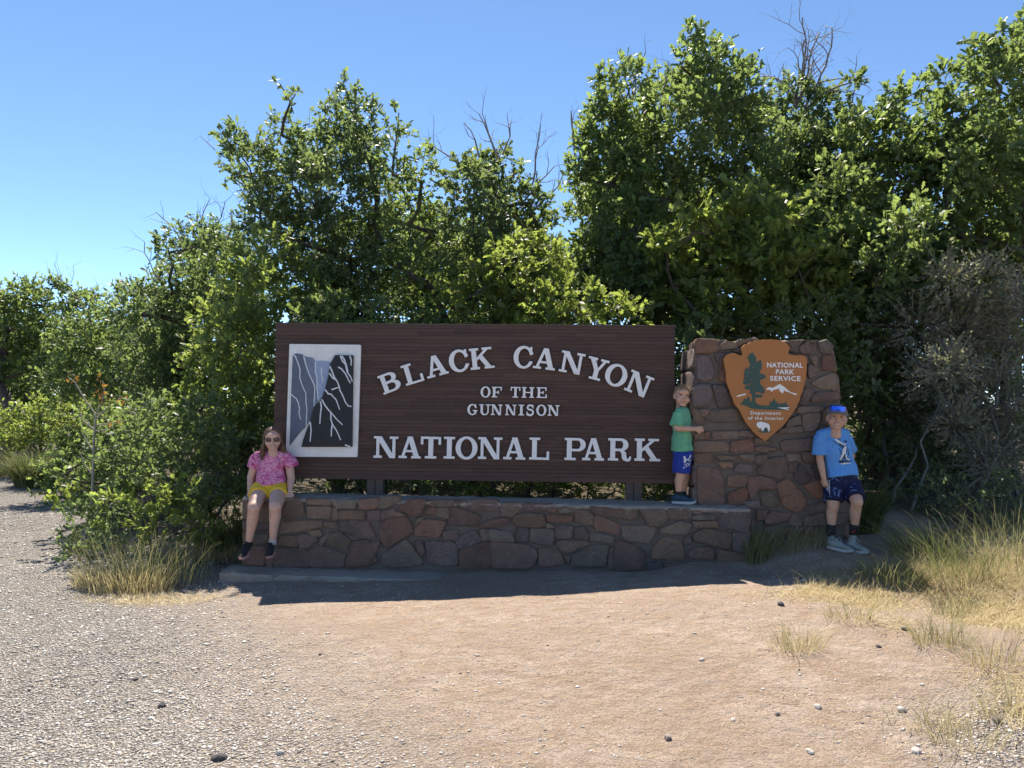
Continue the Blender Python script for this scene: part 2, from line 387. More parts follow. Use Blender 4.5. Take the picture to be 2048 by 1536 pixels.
# worn concrete top: a strip with an uneven edge
def cap_mesh():
    n, m = 90, 8; V = []; r2 = random.Random(3)
    prof = [(-.004, -.035), (-.012, -.018), (-.004, -.004), (.03, .003), (.2, .004), (WDEP - .03, .002), (WDEP + .008, -.006), (WDEP + .004, -.035)]
    for i in range(n + 1):
        s = WLEN * i / n; zt = zt0 + (zt1 - zt0) * i / n
        for k, (d, z) in enumerate(prof):
            V.append(wpt(s + (-.006 if i == 0 else .006 if i == n else 0), d + r2.uniform(-.008, .008), zt + z + r2.uniform(-.005, .005)))
    Fs = [(i * m + k, (i + 1) * m + k, (i + 1) * m + k + 1, i * m + k + 1) for i in range(n) for k in range(m - 1)]
    Fs += [tuple(range(m - 1, -1, -1)), tuple(n * m + k for k in range(m))] + [tuple([(i) * m, (i) * m + m - 1, (i + 1) * m + m - 1, (i + 1) * m]) for i in range(n)]
    me = pymesh('cap', V, Fs, False); fix_normals(me); return me
link('cap', cap_mesh(), wall, M['concrete'])

def stone_mesh(name, poly, P, proud, rr, depth=.05, inset=None):
    """poly: 2d points (metres, in-plane); P(x,y,d) maps to 3d. rounded uneven fieldstone"""
    poly = ccw(poly); n = len(poly); cx = sum(p[0] for p in poly) / n; cy = sum(p[1] for p in poly) / n
    ring = []
    for i in range(n):                    # cut corners
        a, b, c = poly[i - 1], poly[i], poly[(i + 1) % n]
        ka, kc = rr.uniform(.06, .17), rr.uniform(.06, .17)
        ring.append((b[0] + (a[0] - b[0]) * ka, b[1] + (a[1] - b[1]) * ka)); ring.append((b[0] + (c[0] - b[0]) * kc, b[1] + (c[1] - b[1]) * kc))
    k = len(ring); size = math.sqrt(max(1e-6, sum(ring[i][0] * ring[(i + 1) % k][1] - ring[(i + 1) % k][0] * ring[i][1] for i in range(k)) / 2))
    ins = inset or min(.012, size * .08)
    gr = 1 + .016 / max(size, .05); ring = [(cx + (p[0] - cx) * gr, cy + (p[1] - cy) * gr) for p in ring]
    tx, ty = rr.uniform(-.05, .05), rr.uniform(-.05, .05)
    V = []; Fs = []
    def inn(p, d):
        L = math.hypot(p[0] - cx, p[1] - cy) + 1e-6; q = max(.2, 1 - d / L); return (cx + (p[0] - cx) * q, cy + (p[1] - cy) * q)
    rings = []
    for d, h, j in ((0, -depth, 0), (0, proud * .4, .007), (ins * .5, proud * .9, .006), (ins * 1.5, proud * 1.05, .007)):
        r0 = len(V)
        for p in ring:
            q = inn(p, d); hh = h + (tx * (q[0] - cx) + ty * (q[1] - cy) if h > 0 else 0) + rr.uniform(-j, j)
            V.append(P(q[0] + rr.uniform(-j, j) * .5, q[1] + rr.uniform(-j, j) * .5, hh))
        rings.append(r0)
    for a, b in zip(rings, rings[1:]):
        for i in range(k): Fs.append((a + i, a + (i + 1) % k, b + (i + 1) % k, b + i))
    r0 = len(V)
    for p in ring:
        q = inn(p, size * .28); V.append(P(q[0], q[1], proud * 1.12 + tx * (q[0] - cx) + ty * (q[1] - cy) + rr.uniform(-.006, .006)))
    for i in range(k): Fs.append((rings[-1] + i, rings[-1] + (i + 1) % k, r0 + (i + 1) % k, r0 + i))
    V.append(P(cx, cy, proud * 1.15 + rr.uniform(-.003, .006))); c = len(V) - 1
    for i in range(k): Fs.append((r0 + i, r0 + (i + 1) % k, c))
    me = pymesh(name, V, Fs, True); fix_normals(me)
    return me
SC = {'p': (.178, .122, .095), 'r': (.200, .124, .090), 'b': (.190, .138, .098), 'g': (.178, .142, .104), 'n': (.155, .118, .100), 'k': (.125, .096, .084), 't': (.225, .165, .115), 'R': (.222, .128, .090), 'o': (.245, .150, .100)}
TA, TB, TC, TD = (480, 980), (736, 980), (992, 980), (1248, 980)
WS = [  # tile, colour, polygon in tile pixels (8 per photo pixel)
 (TA,'b',[(700,150),(960,130),(1000,210),(1040,370),(900,450),(700,430)]),(TA,'b',[(1090,140),(1460,150),(1470,240),(1090,230)]),(TA,'g',[(1490,160),(1850,150),(1840,290),(1530,285)]),
 (TA,'b',[(1080,260),(1460,265),(1460,450),(1085,440)]),(TA,'b',[(1490,280),(1560,300),(1570,470),(1480,470)]),(TA,'b',[(1600,330),(1960,330),(2000,470),(1590,465)]),
 (TA,'b',[(690,500),(1280,490),(1290,600),(700,700),(640,690)]),(TA,'b',[(1360,510),(1540,515),(1560,600),(1350,600)]),(TA,'g',[(1580,510),(2048,510),(2048,770),(1900,780),(1760,710),(1590,650)]),
 (TA,'b',[(640,740),(900,730),(930,900),(600,880)]),(TA,'n',[(920,730),(1030,690),(1220,760),(1240,800),(1090,920),(960,930)]),(TA,'t',[(1040,650),(1280,640),(1290,740),(1190,740)]),
 (TA,'g',[(1290,790),(1400,690),(1430,720),(1380,800),(1290,890)]),(TA,'g',[(1430,700),(1590,670),(1780,810),(1720,950),(1400,870)]),
 (TA,'p',[(600,940),(1000,930),(1070,1000),(1090,1230),(560,1240),(540,1100)]),(TA,'p',[(1090,960),(1330,900),(1680,1030),(1650,1230),(1110,1230)]),(TA,'p',[(1790,830),(2040,800),(2140,900),(2170,1060),(2050,1200),(1680,1230)]),
 (TA,'b',[(300,190),(480,200),(480,500),(260,490)]),(TA,'b',[(60,180),(260,190),(240,440),(80,450)]),(TA,'p',[(70,480),(470,520),(470,640),(70,640)]),(TA,'b',[(210,700),(440,700),(440,850),(200,850)]),
 (TA,'b',[(60,670),(190,690),(180,860),(60,870)]),(TA,'r',[(60,900),(400,900),(400,1190),(60,1200)]),(TA,'p',[(420,1000),(520,1000),(520,1220),(420,1220)]),
 (TB,'p',[(-150,150),(160,130),(160,290),(-130,320)]),(TB,'g',[(180,120),(470,110),(520,170),(300,290),(180,295)]),(TB,'r',[(490,260),(700,150),(930,160),(830,410),(640,400)]),
 (TB,'b',[(950,170),(1370,160),(1360,260),(960,255)]),(TB,'p',[(1390,170),(1560,175),(1540,250),(1440,255)]),(TB,'p',[(1580,170),(2048,140),(2130,330),(1760,320),(1610,290)]),
 (TB,'p',[(10,340),(190,330),(190,480),(0,490)]),(TB,'p',[(210,340),(420,300),(430,400),(220,480)]),(TB,'b',[(440,330),(620,410),(420,420)]),
 (TB,'p',[(-300,500),(20,500),(120,760),(-130,780)]),(TB,'r',[(200,560),(340,450),(630,440),(720,680),(290,920),(200,760)]),(TB,'r',[(910,380),(970,280),(1080,280),(1090,410)]),(TB,'g',[(1090,290),(1290,290),(1290,460),(1110,420)]),
 (TB,'p',[(1290,290),(1400,270),(1790,400),(1720,570),(1290,560)]),(TB,'r',[(760,600),(920,470),(1240,500),(1130,770),(880,730),(750,740)]),(TB,'g',[(750,540),(800,450),(900,440),(800,560)]),
 (TB,'p',[(1760,590),(1930,480),(2200,440),(2230,520),(2180,560),(1830,600)]),(TB,'n',[(1210,660),(1420,640),(1430,800),(1210,790)]),(TB,'n',[(1400,760),(1700,640),(1800,790),(1730,860),(1450,945)]),(TB,'b',[(1800,640),(1920,640),(1920,790),(1820,800)]),
 (TB,'g',[(1950,620),(2270,660),(2340,800),(2320,830),(1950,810)]),(TB,'b',[(250,1040),(600,790),(720,930),(880,1160),(830,1200),(430,1240),(240,1200)]),(TB,'p',[(760,830),(860,810),(910,1000),(850,1060),(770,940)]),
 (TB,'n',[(920,830),(1400,830),(1440,1190),(1170,1210),(980,1150)]),(TB,'p',[(1460,960),(1720,880),(1930,810),(1970,1260),(1470,1250)]),(TB,'p',[(1960,830),(2560,860),(2700,990),(2700,1100),(2600,1250),(1990,1260)]),
 (TB,'p',[(-50,850),(110,840),(190,810),(160,900),(130,1000),(-40,1040)]),(TB,'p',[(-40,1070),(110,1060),(150,1130),(-20,1220)]),
 (TC,'b',[(90,210),(390,210),(410,300),(250,440),(90,400)]),(TC,'r',[(440,210),(960,230),(970,350),(450,310)]),(TC,'t',[(1000,270),(1250,270),(1250,350),(1030,370)]),
 (TC,'b',[(280,430),(440,370),(740,390),(790,590),(400,600),(280,540)]),(TC,'r',[(830,390),(1210,410),(1210,510),(830,510)]),(TC,'b',[(1270,310),(1450,330),(1560,400),(1540,580),(1270,510)]),
 (TC,'p',[(1500,260),(2010,300),(2010,440),(1700,420),(1560,360)]),(TC,'r',[(1590,400),(1990,550),(1960,710),(1570,630)]),(TC,'n',[(330,610),(520,620),(510,820),(320,820)]),(TC,'g',[(550,620),(930,630),(900,850),(850,890),(540,820)]),
 (TC,'n',[(950,560),(1230,580),(1210,770),(950,770)]),(TC,'n',[(1260,600),(1400,590),(1490,700),(1460,800),(1260,760)]),(TC,'b',[(810,540),(930,560),(920,610),(810,600)]),
 (TC,'b',[(970,800),(1450,820),(1470,870),(1200,1000),(1040,980)]),(TC,'g',[(1530,680),(1890,740),(1860,860),(1520,810)]),(TC,'p',[(690,930),(1000,960),(1120,1200),(700,1230)]),(TC,'g',[(1230,1020),(1520,900),(1800,890),(1740,1230),(1190,1210)]),
 (TC,'p',[(1920,780),(2230,900),(2400,1010),(2330,1280),(1890,1280)]),(TC,'b',[(1820,930),(1880,930),(1870,1240),(1780,1230)]),(TC,'p',[(1070,1030),(1190,1050),(1160,1170)]),
 (TD,'b',[(0,310),(200,310),(200,470),(-20,460)]),(TD,'b',[(250,300),(660,300),(700,460),(600,570),(400,570)]),(TD,'b',[(690,300),(1080,310),(1060,460),(730,470)]),(TD,'g',[(1110,400),(1440,400),(1420,470),(1110,480)]),
 (TD,'p',[(1120,320),(1240,340),(1230,385),(1110,380)]),(TD,'b',[(1100,500),(1480,490),(1500,610),(1130,590)]),(TD,'n',[(1530,450),(1640,330),(1950,340),(1980,690),(1890,690),(1740,630),(1530,610)]),
 (TD,'b',[(-40,560),(360,570),(510,610),(400,850),(0,790)]),(TD,'g',[(570,640),(900,490),(1070,550),(990,720),(600,700)]),(TD,'b',[(1110,700),(1290,610),(1720,690),(1690,960),(1130,810)]),(TD,'n',[(1740,690),(1980,720),(1990,1020),(1740,940)]),
 (TD,'t',[(440,1090),(480,910),(640,750),(920,820),(960,1090),(700,1110)]),(TD,'p',[(970,770),(1070,760),(1070,860),(970,870)]),(TD,'p',[(980,1090),(1120,910),(1400,920),(1430,1100)]),
 (TD,'b',[(1490,1030),(1560,970),(1760,990),(1990,1060),(2000,1200),(1780,1310),(1530,1290)]),(TD,'n',[(400,1150),(620,1160),(600,1300),(390,1300)]),(TD,'p',[(660,1170),(1100,1150),(1450,1190),(1450,1310),(680,1310)]),
]
def place_stones(SL, parent, plane, P2, P3, proud=(.006, .020), scale=8.0):
    for (ox, oy), c, poly in SL:
        pts = []
        for u, v in poly:
            pts.append(P2(ox + u / scale, oy + v / scale))
        me = stone_mesh('stone', pts, P3, rnd.uniform(*proud), rnd)
        o = link('stone', me, parent, M['stone'])
        k = rnd.uniform(.8, 1.2); cc = SC[c]; h = rnd.uniform(.92, 1.08)
        o.color = (cc[0] * k * h, cc[1] * k, cc[2] * k / h, 1)
def W2(px, py):
    p = Wp(px, py) - WL; return (p.dot(wdir), p.z)
def W3(s, z, d): return wpt(s, -d, z)
place_stones(WS, wall, None, W2, W3)
# end faces and back: courses of random stones
def fill_stones(parent, P3, w_, h0, h1, rows, cols, seed, proud=(.012, .03), colours='pbgrnp'):
    r2 = random.Random(seed); hh = (h1 - h0) / rows
    for j in range(rows):
        x = 0.0
        while x < w_ - .05:
            ww = min(w_ - x, r2.uniform(.7, 1.4) * w_ / cols)
            if w_ - x - ww < .08: ww = w_ - x
            g = .008; z0, z1 = h0 + j * hh + g, h0 + (j + 1) * hh - g
            poly = [(x + g, z0 + r2.uniform(0, .02)), (x + ww - g, z0 + r2.uniform(0, .02)), (x + ww - g - r2.uniform(0, .02), z1), (x + g + r2.uniform(0, .02), z1)]
            o = link('stone', stone_mesh('stone', poly, P3, r2.uniform(*proud), r2), parent, M['stone'])
            cc = SC[r2.choice(colours)]; k = r2.uniform(.8, 1.2); o.color = (cc[0] * k, cc[1] * k, cc[2] * k, 1); x += ww
fill_stones(wall, lambda s, z, d: wpt(WLEN + d - .012, s, z), WDEP, -.05, zt1 - .04, 4, 2, 5)
fill_stones(wall, lambda s, z, d: wpt(-d + .012, s, z), WDEP, -.12, zt0 - .04, 4, 2, 6)
# concrete footing along the left half
def footing():
    a = [at(432, 1160, 6.62), at(900, 1152, 6.62)]
    A, B = on_plane(434, 1160, wpt(0, -.27, 0), wn), on_plane(1010, 1160, wpt(0, -.27, 0), wn)
    sA, sB = (A - WL).dot(wdir), (B - WL).dot(wdir)
    V = []; r2 = random.Random(8); n = 40
    for i in range(n + 1):
        t = i / n; s = sA + (sB - sA) * t; zt = -.062 - .015 * t
        for d, z in ((-.25, zt - .2), (-.265, zt - .03), (-.255, zt - .004), (-.12, zt + .004), (.05, zt + .006), (.06, zt - .2)):
            V.append(wpt(s, d + r2.uniform(-.012, .012) + (.05 * max(0, .06 - t) / .06 if d < 0 else 0), z + r2.uniform(-.006, .006)))
    m = 6; Fs = [(i * m + k, (i + 1) * m + k, (i + 1) * m + k + 1, i * m + k + 1) for i in range(n) for k in range(m - 1)] + [(5, 4, 3, 2, 1, 0), tuple(n * m + k for k in range(m))]
    me = pymesh('footing', V, Fs); fix_normals(me); return me
link('footing', footing(), wall, M['concrete'])

# ------------------------------------------------------------------ stone pillar
PL, PR = at(1386, 850, 6.96), at(1690, 850, 6.92)
PL.z = PR.z = 0
pdir = (PR - PL).normalized(); pn = Vector((pdir.y, -pdir.x, 0)); PDEP = .62
def Pp(px, py): return on_plane(px, py, PL, pn)
def P2(px, py):
    p = Pp(px, py) - PL; return (p.dot(pdir), p.z)
def ppt(s, d, z): return PL + pdir * s - pn * d + Vector((0, 0, z))
def P3(s, z, d): return ppt(s, -d, z)
out_px = [(1390, 1130), (1386, 900), (1384, 800), (1389, 720), (1394, 692), (1440, 684), (1560, 682), (1648, 681), (1660, 700), (1668, 745), (1676, 800), (1684, 880), (1692, 980), (1706, 1130)]
O2 = [P2(*p) for p in out_px]
pil = thing('stone_pillar', ppt(.7, .3, .1), 'upright block of mixed brown and purple stones carrying the orange arrowhead', 'stone pillar')
core2 = [(x + (.012 if x < .6 else -.012), z - (.012 if z > 1.5 else 0)) for x, z in O2]
slab('mortar', [core2], lambda x, z, d: ppt(x, d, z), .012, PDEP - .012, M['mortar'], pil)
PA, PB, PC, PD = (1360, 670), (1500, 670), (1376, 862), (1520, 862)
PS = [
 (PA,'o',[(250,100),(290,65),(590,85),(620,240),(440,285),(255,290)]),(PA,'g',[(640,160),(740,95),(880,130),(910,210),(660,235)]),(PA,'g',[(910,100),(1150,50),(1240,90),(1000,150),(940,180)]),
 (PA,'p',[(840,250),(970,210),(1000,290),(960,300)]),(PA,'n',[(290,360),(350,330),(460,340),(540,560),(540,680),(420,720),(280,700)]),(PA,'n',[(560,310),(740,290),(700,460),(590,430)]),
 (PA,'r',[(640,490),(720,460),(740,740),(620,700)]),(PA,'n',[(210,860),(290,790),(480,790),(520,960),(440,1130),(210,1130)]),(PA,'k',[(520,800),(720,810),(820,1000),(830,1100),(620,1150),(560,960)]),
 (PA,'p',[(310,1190),(470,1190),(400,1300),(330,1280)]),(PA,'b',[(480,1200),(880,1180),(980,1370),(560,1400),(400,1330)]),(PA,'b',[(200,1200),(290,1210),(390,1340),(380,1420),(240,1420)]),
 (PB,'b',[(560,110),(840,80),(770,180),(760,280),(640,260),(640,170)]),(PB,'p',[(790,190),(900,120),(1000,180),(960,300),(880,310),(790,270)]),(PB,'g',[(870,90),(1070,90),(1060,130),(900,110)]),
 (PB,'g',[(1100,120),(1220,80),(1310,160),(1300,280),(1130,280)]),(PB,'b',[(950,350),(1060,330),(1090,470),(1030,500)]),(PB,'r',[(1150,340),(1330,330),(1340,540),(1160,560)]),
 (PB,'b',[(930,470),(1060,520),(1060,640),(930,690)]),(PB,'g',[(990,770),(1180,660),(1350,610),(1400,720),(1380,860),(1170,850)]),(PB,'p',[(870,840),(1000,870),(1010,950),(890,1100),(780,1090)]),
 (PB,'p',[(990,1000),(1060,910),(1390,910),(1430,1030),(1000,1080)]),(PB,'b',[(760,1150),(1140,1130),(1150,1220),(780,1250)]),(PB,'b',[(840,1260),(1120,1250),(1120,1360),(1030,1530),(860,1530)]),
 (PB,'g',[(620,1350),(780,1280),(810,1420),(570,1480)]),(PB,'g',[(500,1500),(810,1460),(820,1560),(450,1570)]),(PB,'b',[(1200,1170),(1440,1140),(1470,1440),(1180,1440)]),(PB,'p',[(1160,1470),(1480,1470),(1480,1560),(1150,1570)]),
 (PC,'b',[(110,30),(250,30),(250,120),(120,120)]),(PC,'r',[(265,30),(330,20),(330,125),(265,120)]),(PC,'b',[(400,10),(790,0),(780,120),(420,120)]),(PC,'b',[(830,0),(1000,0),(1040,80),(980,90),(820,70)]),
 (PC,'b',[(110,160),(640,170),(650,330),(110,340)]),(PC,'r',[(690,170),(1000,130),(1050,320),(680,340)]),(PC,'r',[(1100,250),(1400,270),(1410,310),(1240,340),(1110,320)]),(PC,'b',[(1080,110),(1320,180),(1330,200),(1100,200)]),
 (PC,'b',[(120,370),(330,350),(420,470),(280,500),(120,490)]),(PC,'g',[(470,390),(770,390),(760,460),(520,460)]),(PC,'b',[(830,390),(1040,370),(1030,480),(900,460)]),(PC,'b',[(1060,400),(1250,370),(1270,430),(1160,540),(1050,490)]),
 (PC,'t',[(480,500),(680,490),(700,570),(560,590)]),(PC,'n',[(740,640),(810,510),(1040,560),(1010,670),(800,660)]),(PC,'n',[(1120,600),(1290,440),(1560,410),(1590,640),(1500,780),(1140,680)]),
 (PC,'p',[(150,560),(500,620),(570,780),(575,1190),(170,1200)]),(PC,'o',[(640,720),(920,710),(960,800),(900,880),(650,900)]),(PC,'R',[(640,1000),(880,910),(950,950),(940,1080),(830,1210),(660,1210)]),
 (PC,'R',[(970,740),(1130,720),(1380,790),(1400,930),(1120,930),(1000,1090),(960,920)]),(PC,'g',[(1150,980),(1300,970),(1430,1080),(1430,1210),(1200,1190)]),(PC,'p',[(860,1140),(1130,1110),(1130,1210),(1000,1230)]),
 (PD,'p',[(340,190),(380,150),(860,110),(870,310),(360,320)]),(PD,'b',[(440,370),(640,370),(650,470),(460,480)]),(PD,'b',[(660,350),(850,340),(870,490),(720,500)]),(PD,'k',[(460,530),(580,510),(560,640),(460,660)]),
 (PD,'k',[(540,720),(640,530),(820,760),(660,860)]),(PD,'k',[(820,560),(940,540),(960,720),(880,740)]),(PD,'o',[(260,860),(430,770),(530,850),(740,1080),(720,1180),(620,1300),(400,1230),(330,1080)]),(PD,'R',[(710,880),(960,790),(1060,1040),(860,1060)]),
 (PD,'b',[(720,1220),(1040,1120),(1060,1270),(830,1330)]),(PD,'p',[(80,1400),(170,1280),(480,1320),(440,1440),(80,1510)]),(PD,'b',[(520,1330),(680,1410),(640,1510),(480,1500)]),(PD,'b',[(720,1380),(1000,1320),(1060,1500),(720,1510)]),
 (PD,'p',[(-40,1260),(60,1270),(140,1250),(60,1400),(-40,1420)]),(PD,'b',[(100,1530),(460,1530),(440,1640),(100,1650)]),(PD,'p',[(480,1540),(900,1530),(900,1650),(480,1650)]),(PD,'b',[(1080,1150),(1350,1130),(1360,1290),(1090,1300)]),(PD,'p',[(1090,1330),(1370,1320),(1380,1480),(1100,1490)]),
 (PD,'b',[(980,400),(1290,420),(1300,560),(990,560)]),(PD,'p',[(990,600),(1310,600),(1330,760),(1000,760)]),(PD,'b',[(1010,800),(1330,800),(1340,950),(1080,950)]),(PD,'b',[(900,120),(1270,140),(1280,380),(920,360)]),(PD,'p',[(860,20),(1240,20),(1250,110),(870,100)]),
]
place_stones(PS, pil, None, P2, P3, (.006, .022))
# left side (seen at a slant), right side, back and top
zt = O2[5][1]
fill_stones(pil, lambda s, z, d: ppt(float(np.interp(z, [.3, .95, 1.4, 1.8, zt], [O2[0][0], O2[1][0], O2[2][0], O2[3][0], O2[4][0]])) + .012 - d, s, z), PDEP, .5, zt - .05, 7, 2, 21, (.012, .035), 'knkpn')
fill_stones(pil, lambda s, z, d: ppt(np.interp(z, [.3, .9, 1.4, 1.95, zt], [O2[13][0], O2[12][0], O2[11][0], O2[9][0], O2[7][0]]) - .012 + d, s, z), PDEP, .2, zt - .05, 8, 2, 22, (.01, .03))
fill_stones(pil, lambda s, z, d: ppt(1.30 - s, PDEP - .012 + d, z), 1.26, .3, zt - .05, 8, 5, 23)
fill_stones(pil, lambda s, z, d: ppt(s + O2[4][0] + .02, z, zt - .016 + d), O2[7][0] - O2[4][0] - .03, .0, PDEP, 2, 5, 24, (.012, .035), 'gbobp')

# ------------------------------------------------------------------ brown board sign
BL, BR = at(548, 800, 7.30), at(1350, 800, 7.17)
BL.z = BR.z = 0
bdir = (BR - BL).normalized(); bn = Vector((bdir.y, -bdir.x, 0))
def B2(px, py):
    p = on_plane(px, py, BL, bn) - BL; return (p.dot(bdir), p.z)
def bpt(s, z, d): return BL + bdir * s + bn * d + Vector((0, 0, z))      # d towards the camera
c00, c10, c11, c01 = B2(546, 956), B2(1347, 967), B2(1351, 653), B2(551, 648)
s0, s1 = (c00[0] + c01[0]) / 2, (c10[0] + c11[0]) / 2
zb0, zb1, zT0, zT1 = c00[1], c10[1], c01[1], c11[1]
def bz(u, v): return (zb0 + (zb1 - zb0) * u) * (1 - v) + (zT0 + (zT1 - zT0) * u) * v
def buv(u, v, d): return bpt(s0 + (s1 - s0) * u, bz(u, v), d)
sign = thing('park_sign', buv(.5, 0, -.06), 'wide dark brown wooden sign with raised white serif letters and a canyon picture', 'sign')
BT = .115
def bbox(u0, u1, v0, v1, d0, d1, name):
    c = [buv(u0, v0, d0), buv(u1, v0, d0), buv(u1, v1, d0), buv(u0, v1, d0), buv(u0, v0, d1), buv(u1, v0, d1), buv(u1, v1, d1), buv(u0, v1, d1)]
    me = box_mesh(name, c); fix_normals(me); return me
link('backing', bbox(.002, .998, .002, .996, -.016, -BT, 'backing'), sign, M['sign_wood'])
NROW = 40; r2 = random.Random(4)
v_lo = .055
for j in range(NROW):
    a = v_lo + (1 - v_lo) * j / NROW; b = v_lo + (1 - v_lo) * (j + 1) / NROW
    cuts = [0.0]
    while cuts[-1] < 1:
        nxt = cuts[-1] + r2.uniform(.09, .25)
        cuts.append(1.0 if nxt > .93 else nxt)
    if len(cuts) == 2: cuts = [0, .5, 1]
    for x0, x1 in zip(cuts, cuts[1:]):
        link('plank', bbox(x0 + .0002, x1 - .0002, a + .0006, b - .0006, r2.uniform(-.0015, .0025), -.0158, 'plank'), sign, M['plank'])
for a, b, dd in ((0, .027, .004), (.028, .054, .001)):
    for x0, x1 in ((0, .36), (.3605, .72), (.7205, 1)):
        link('plank', bbox(x0, x1, a, b, dd, -.0158, 'plank'), sign, M['plank'])
link('top_trim', bbox(-.002, 1.002, 1.0005, 1.008, .006, -BT - .004, 'top_trim'), sign, M['post_wood'])
for px0, px1 in ((733, 765), (1252, 1284)):
    u0 = (B2(px0, 975)[0] - s0) / (s1 - s0); u1 = (B2(px1, 975)[0] - s0) / (s1 - s0); um = (u0 + u1) / 2
    bm = bmesh.new()
    for ua, ub, dd in ((u0, um - .0008, -.018), (um + .0008, u1, -.022)):
        z1_ = bz(um, 0) - .002
        c = [bpt(s0 + (s1 - s0) * u, z, d) for d in (dd, -BT + .006) for u, z in ((ua, .40), (ub, .40), (ub, z1_), (ua, z1_))]
        vs = [bm.verts.new(v) for v in c]
        for f in ((0, 1, 2, 3), (7, 6, 5, 4), (0, 4, 5, 1), (1, 5, 6, 2), (2, 6, 7, 3), (3, 7, 4, 0)): bm.faces.new([vs[i] for i in f])
    bmesh.ops.recalc_face_normals(bm, faces=bm.faces)
    me = bpy.data.meshes.new('post'); bm.to_mesh(me); bm.free(); link('post', me, sign, M['post_wood'])
# ---- letters
def RC(x0, y0, x1, y1): return [(x0, y0), (x1, y0), (x1, y1), (x0, y1)]
def EL(cx, cy, rx, ry, n=28): return [(cx + rx * math.cos(2 * math.pi * i / n), cy + ry * math.sin(2 * math.pi * i / n)) for i in range(n)]
q, e = .105, .895
G = {
 'I': (.5, [RC(.14, 0, .36, 1), RC(0, 0, .5, q), RC(0, e, .5, 1)], []),
 'L': (.9, [RC(.12, 0, .34, 1), RC(0, 0, .9, q), RC(0, e, .48, 1), RC(.78, 0, .9, .38)], []),
 'T': (.93, [RC(.355, 0, .575, 1), RC(.2, 0, .73, q), RC(0, e, .93, 1), RC(0, .64, .11, 1), RC(.82, .64, .93, 1)], []),
 'H': (1.1, [RC(.1, 0, .32, 1), RC(.78, 0, 1., 1), RC(0, 0, .42, q), RC(.68, 0, 1.1, q), RC(0, e, .42, 1), RC(.68, e, 1.1, 1), RC(.3, .44, .8, .55)], []),
 'E': (.92, [RC(.1, 0, .32, 1), RC(0, 0, .92, q), RC(0, e, .88, 1), RC(.3, .45, .62, .55), RC(.54, .35, .64, .65), RC(.8, 0, .92, .35), RC(.77, .67, .88, 1)], []),
 'F': (.88, [RC(.1, 0, .32, 1), RC(0, 0, .5, q), RC(0, e, .88, 1), RC(.3, .44, .62, .54), RC(.53, .34, .63, .64), RC(.77, .65, .88, 1)], []),
 'N': (1.12, [RC(.12, 0, .25, 1), RC(0, 0, .38, q), RC(0, e, .3, 1), RC(.86, 0, .99, 1), RC(.73, e, 1.12, 1), [(.08, 1), (.35, 1), (.99, 0), (.74, 0)]], []),
 'A': (1.0, [[(.11, .05), (.24, .05), (.54, 1), (.41, 1)], [(.39, 1), (.62, 1), (.93, .05), (.69, .05)], RC(0, 0, .37, q), RC(.57, 0, 1., q), RC(.26, .28, .74, .38)], []),
 'K': (1.13, [RC(.1, 0, .32, 1), RC(0, 0, .44, q), RC(0, e, .44, 1), [(.3, .38), (.3, .53), (.76, .95), (.93, .95)], [(.42, .53), (.58, .68), (1.02, .05), (.77, .05)], RC(.6, e, 1.06, 1), RC(.66, 0, 1.13, q)], []),
 'Y': (1.0, [RC(.39, 0, .61, .46), RC(.23, 0, .77, q), [(.08, .95), (.33, .95), (.61, .43), (.39, .43)], [(.76, .95), (.90, .95), (.61, .42), (.47, .42)], RC(0, e, .44, 1), RC(.6, e, 1., 1)], []),
 'U': (1.06, [RC(.12, .3, .34, 1), RC(.77, .3, .9, 1), [(.12, .34)] + [(.51 + .39 * math.cos(a), .34 + .36 * math.sin(a)) for a in np.linspace(math.pi, 2 * math.pi, 18)], RC(0, e, .46, 1), RC(.62, e, 1.06, 1)],
       [[(.342, .99)] + [(.342, .34)] + [(.556 + .214 * math.cos(a), .34 + .245 * math.sin(a)) for a in np.linspace(math.pi, 2 * math.pi, 14)] + [(.769, .8), (.618, .893), (.462, .893)]]),
 'O': (1.0, [EL(.5, .5, .5, .53, 36)], [EL(.5, .5, .27, .415, 30)]),
 'C': (.98, [EL(.5, .5, .5, .53, 36), ], [EL(.53, .5, .29, .415, 30), [(.72, .34), (1.2, .30), (1.2, .70), (.70, .64)]]),
 'G': (1.05, [EL(.5, .5, .5, .53, 36)], [EL(.53, .5, .29, .415, 30), [(.70, .40), (1.2, .40), (1.2, .68), (.70, .64)]]),
 'P': (.95, [RC(.1, 0, .32, 1), RC(0, 0, .5, q), RC(0, e, .4, 1), RC(.3, .4, .6, 1), EL(.6, .7, .34, .30)], [RC(.321, .51, .6, .89), EL(.585, .7, .125, .19)]),
 'R': (1.04, [RC(.1, 0, .32, 1), RC(0, 0, .46, q), RC(0, e, .4, 1), RC(.3, .43, .58, 1), EL(.58, .715, .33, .285),
        [(.48, .47), (.68, .47), (.80, .38), (.83, .16), (.88, .095), (.95, .12), (.96, .2), (1.04, .2), (1.03, .06), (.95, -.02), (.82, -.025), (.68, .03), (.62, .14), (.61, .33)]], [RC(.321, .54, .58, .89), EL(.565, .715, .115, .175)]),
 'B': (1.02, [RC(.1, 0, .32, 1), RC(0, 0, .4, q), RC(0, e, .4, 1), RC(.3, .5, .54, 1), EL(.54, .745, .35, .255), RC(.3, 0, .56, .56), EL(.58, .285, .40, .285)], [RC(.321, .595, .52, .89), EL(.52, .7425, .14, .1475), RC(.321, .11, .55, .46), EL(.555, .285, .18, .175)]),
}
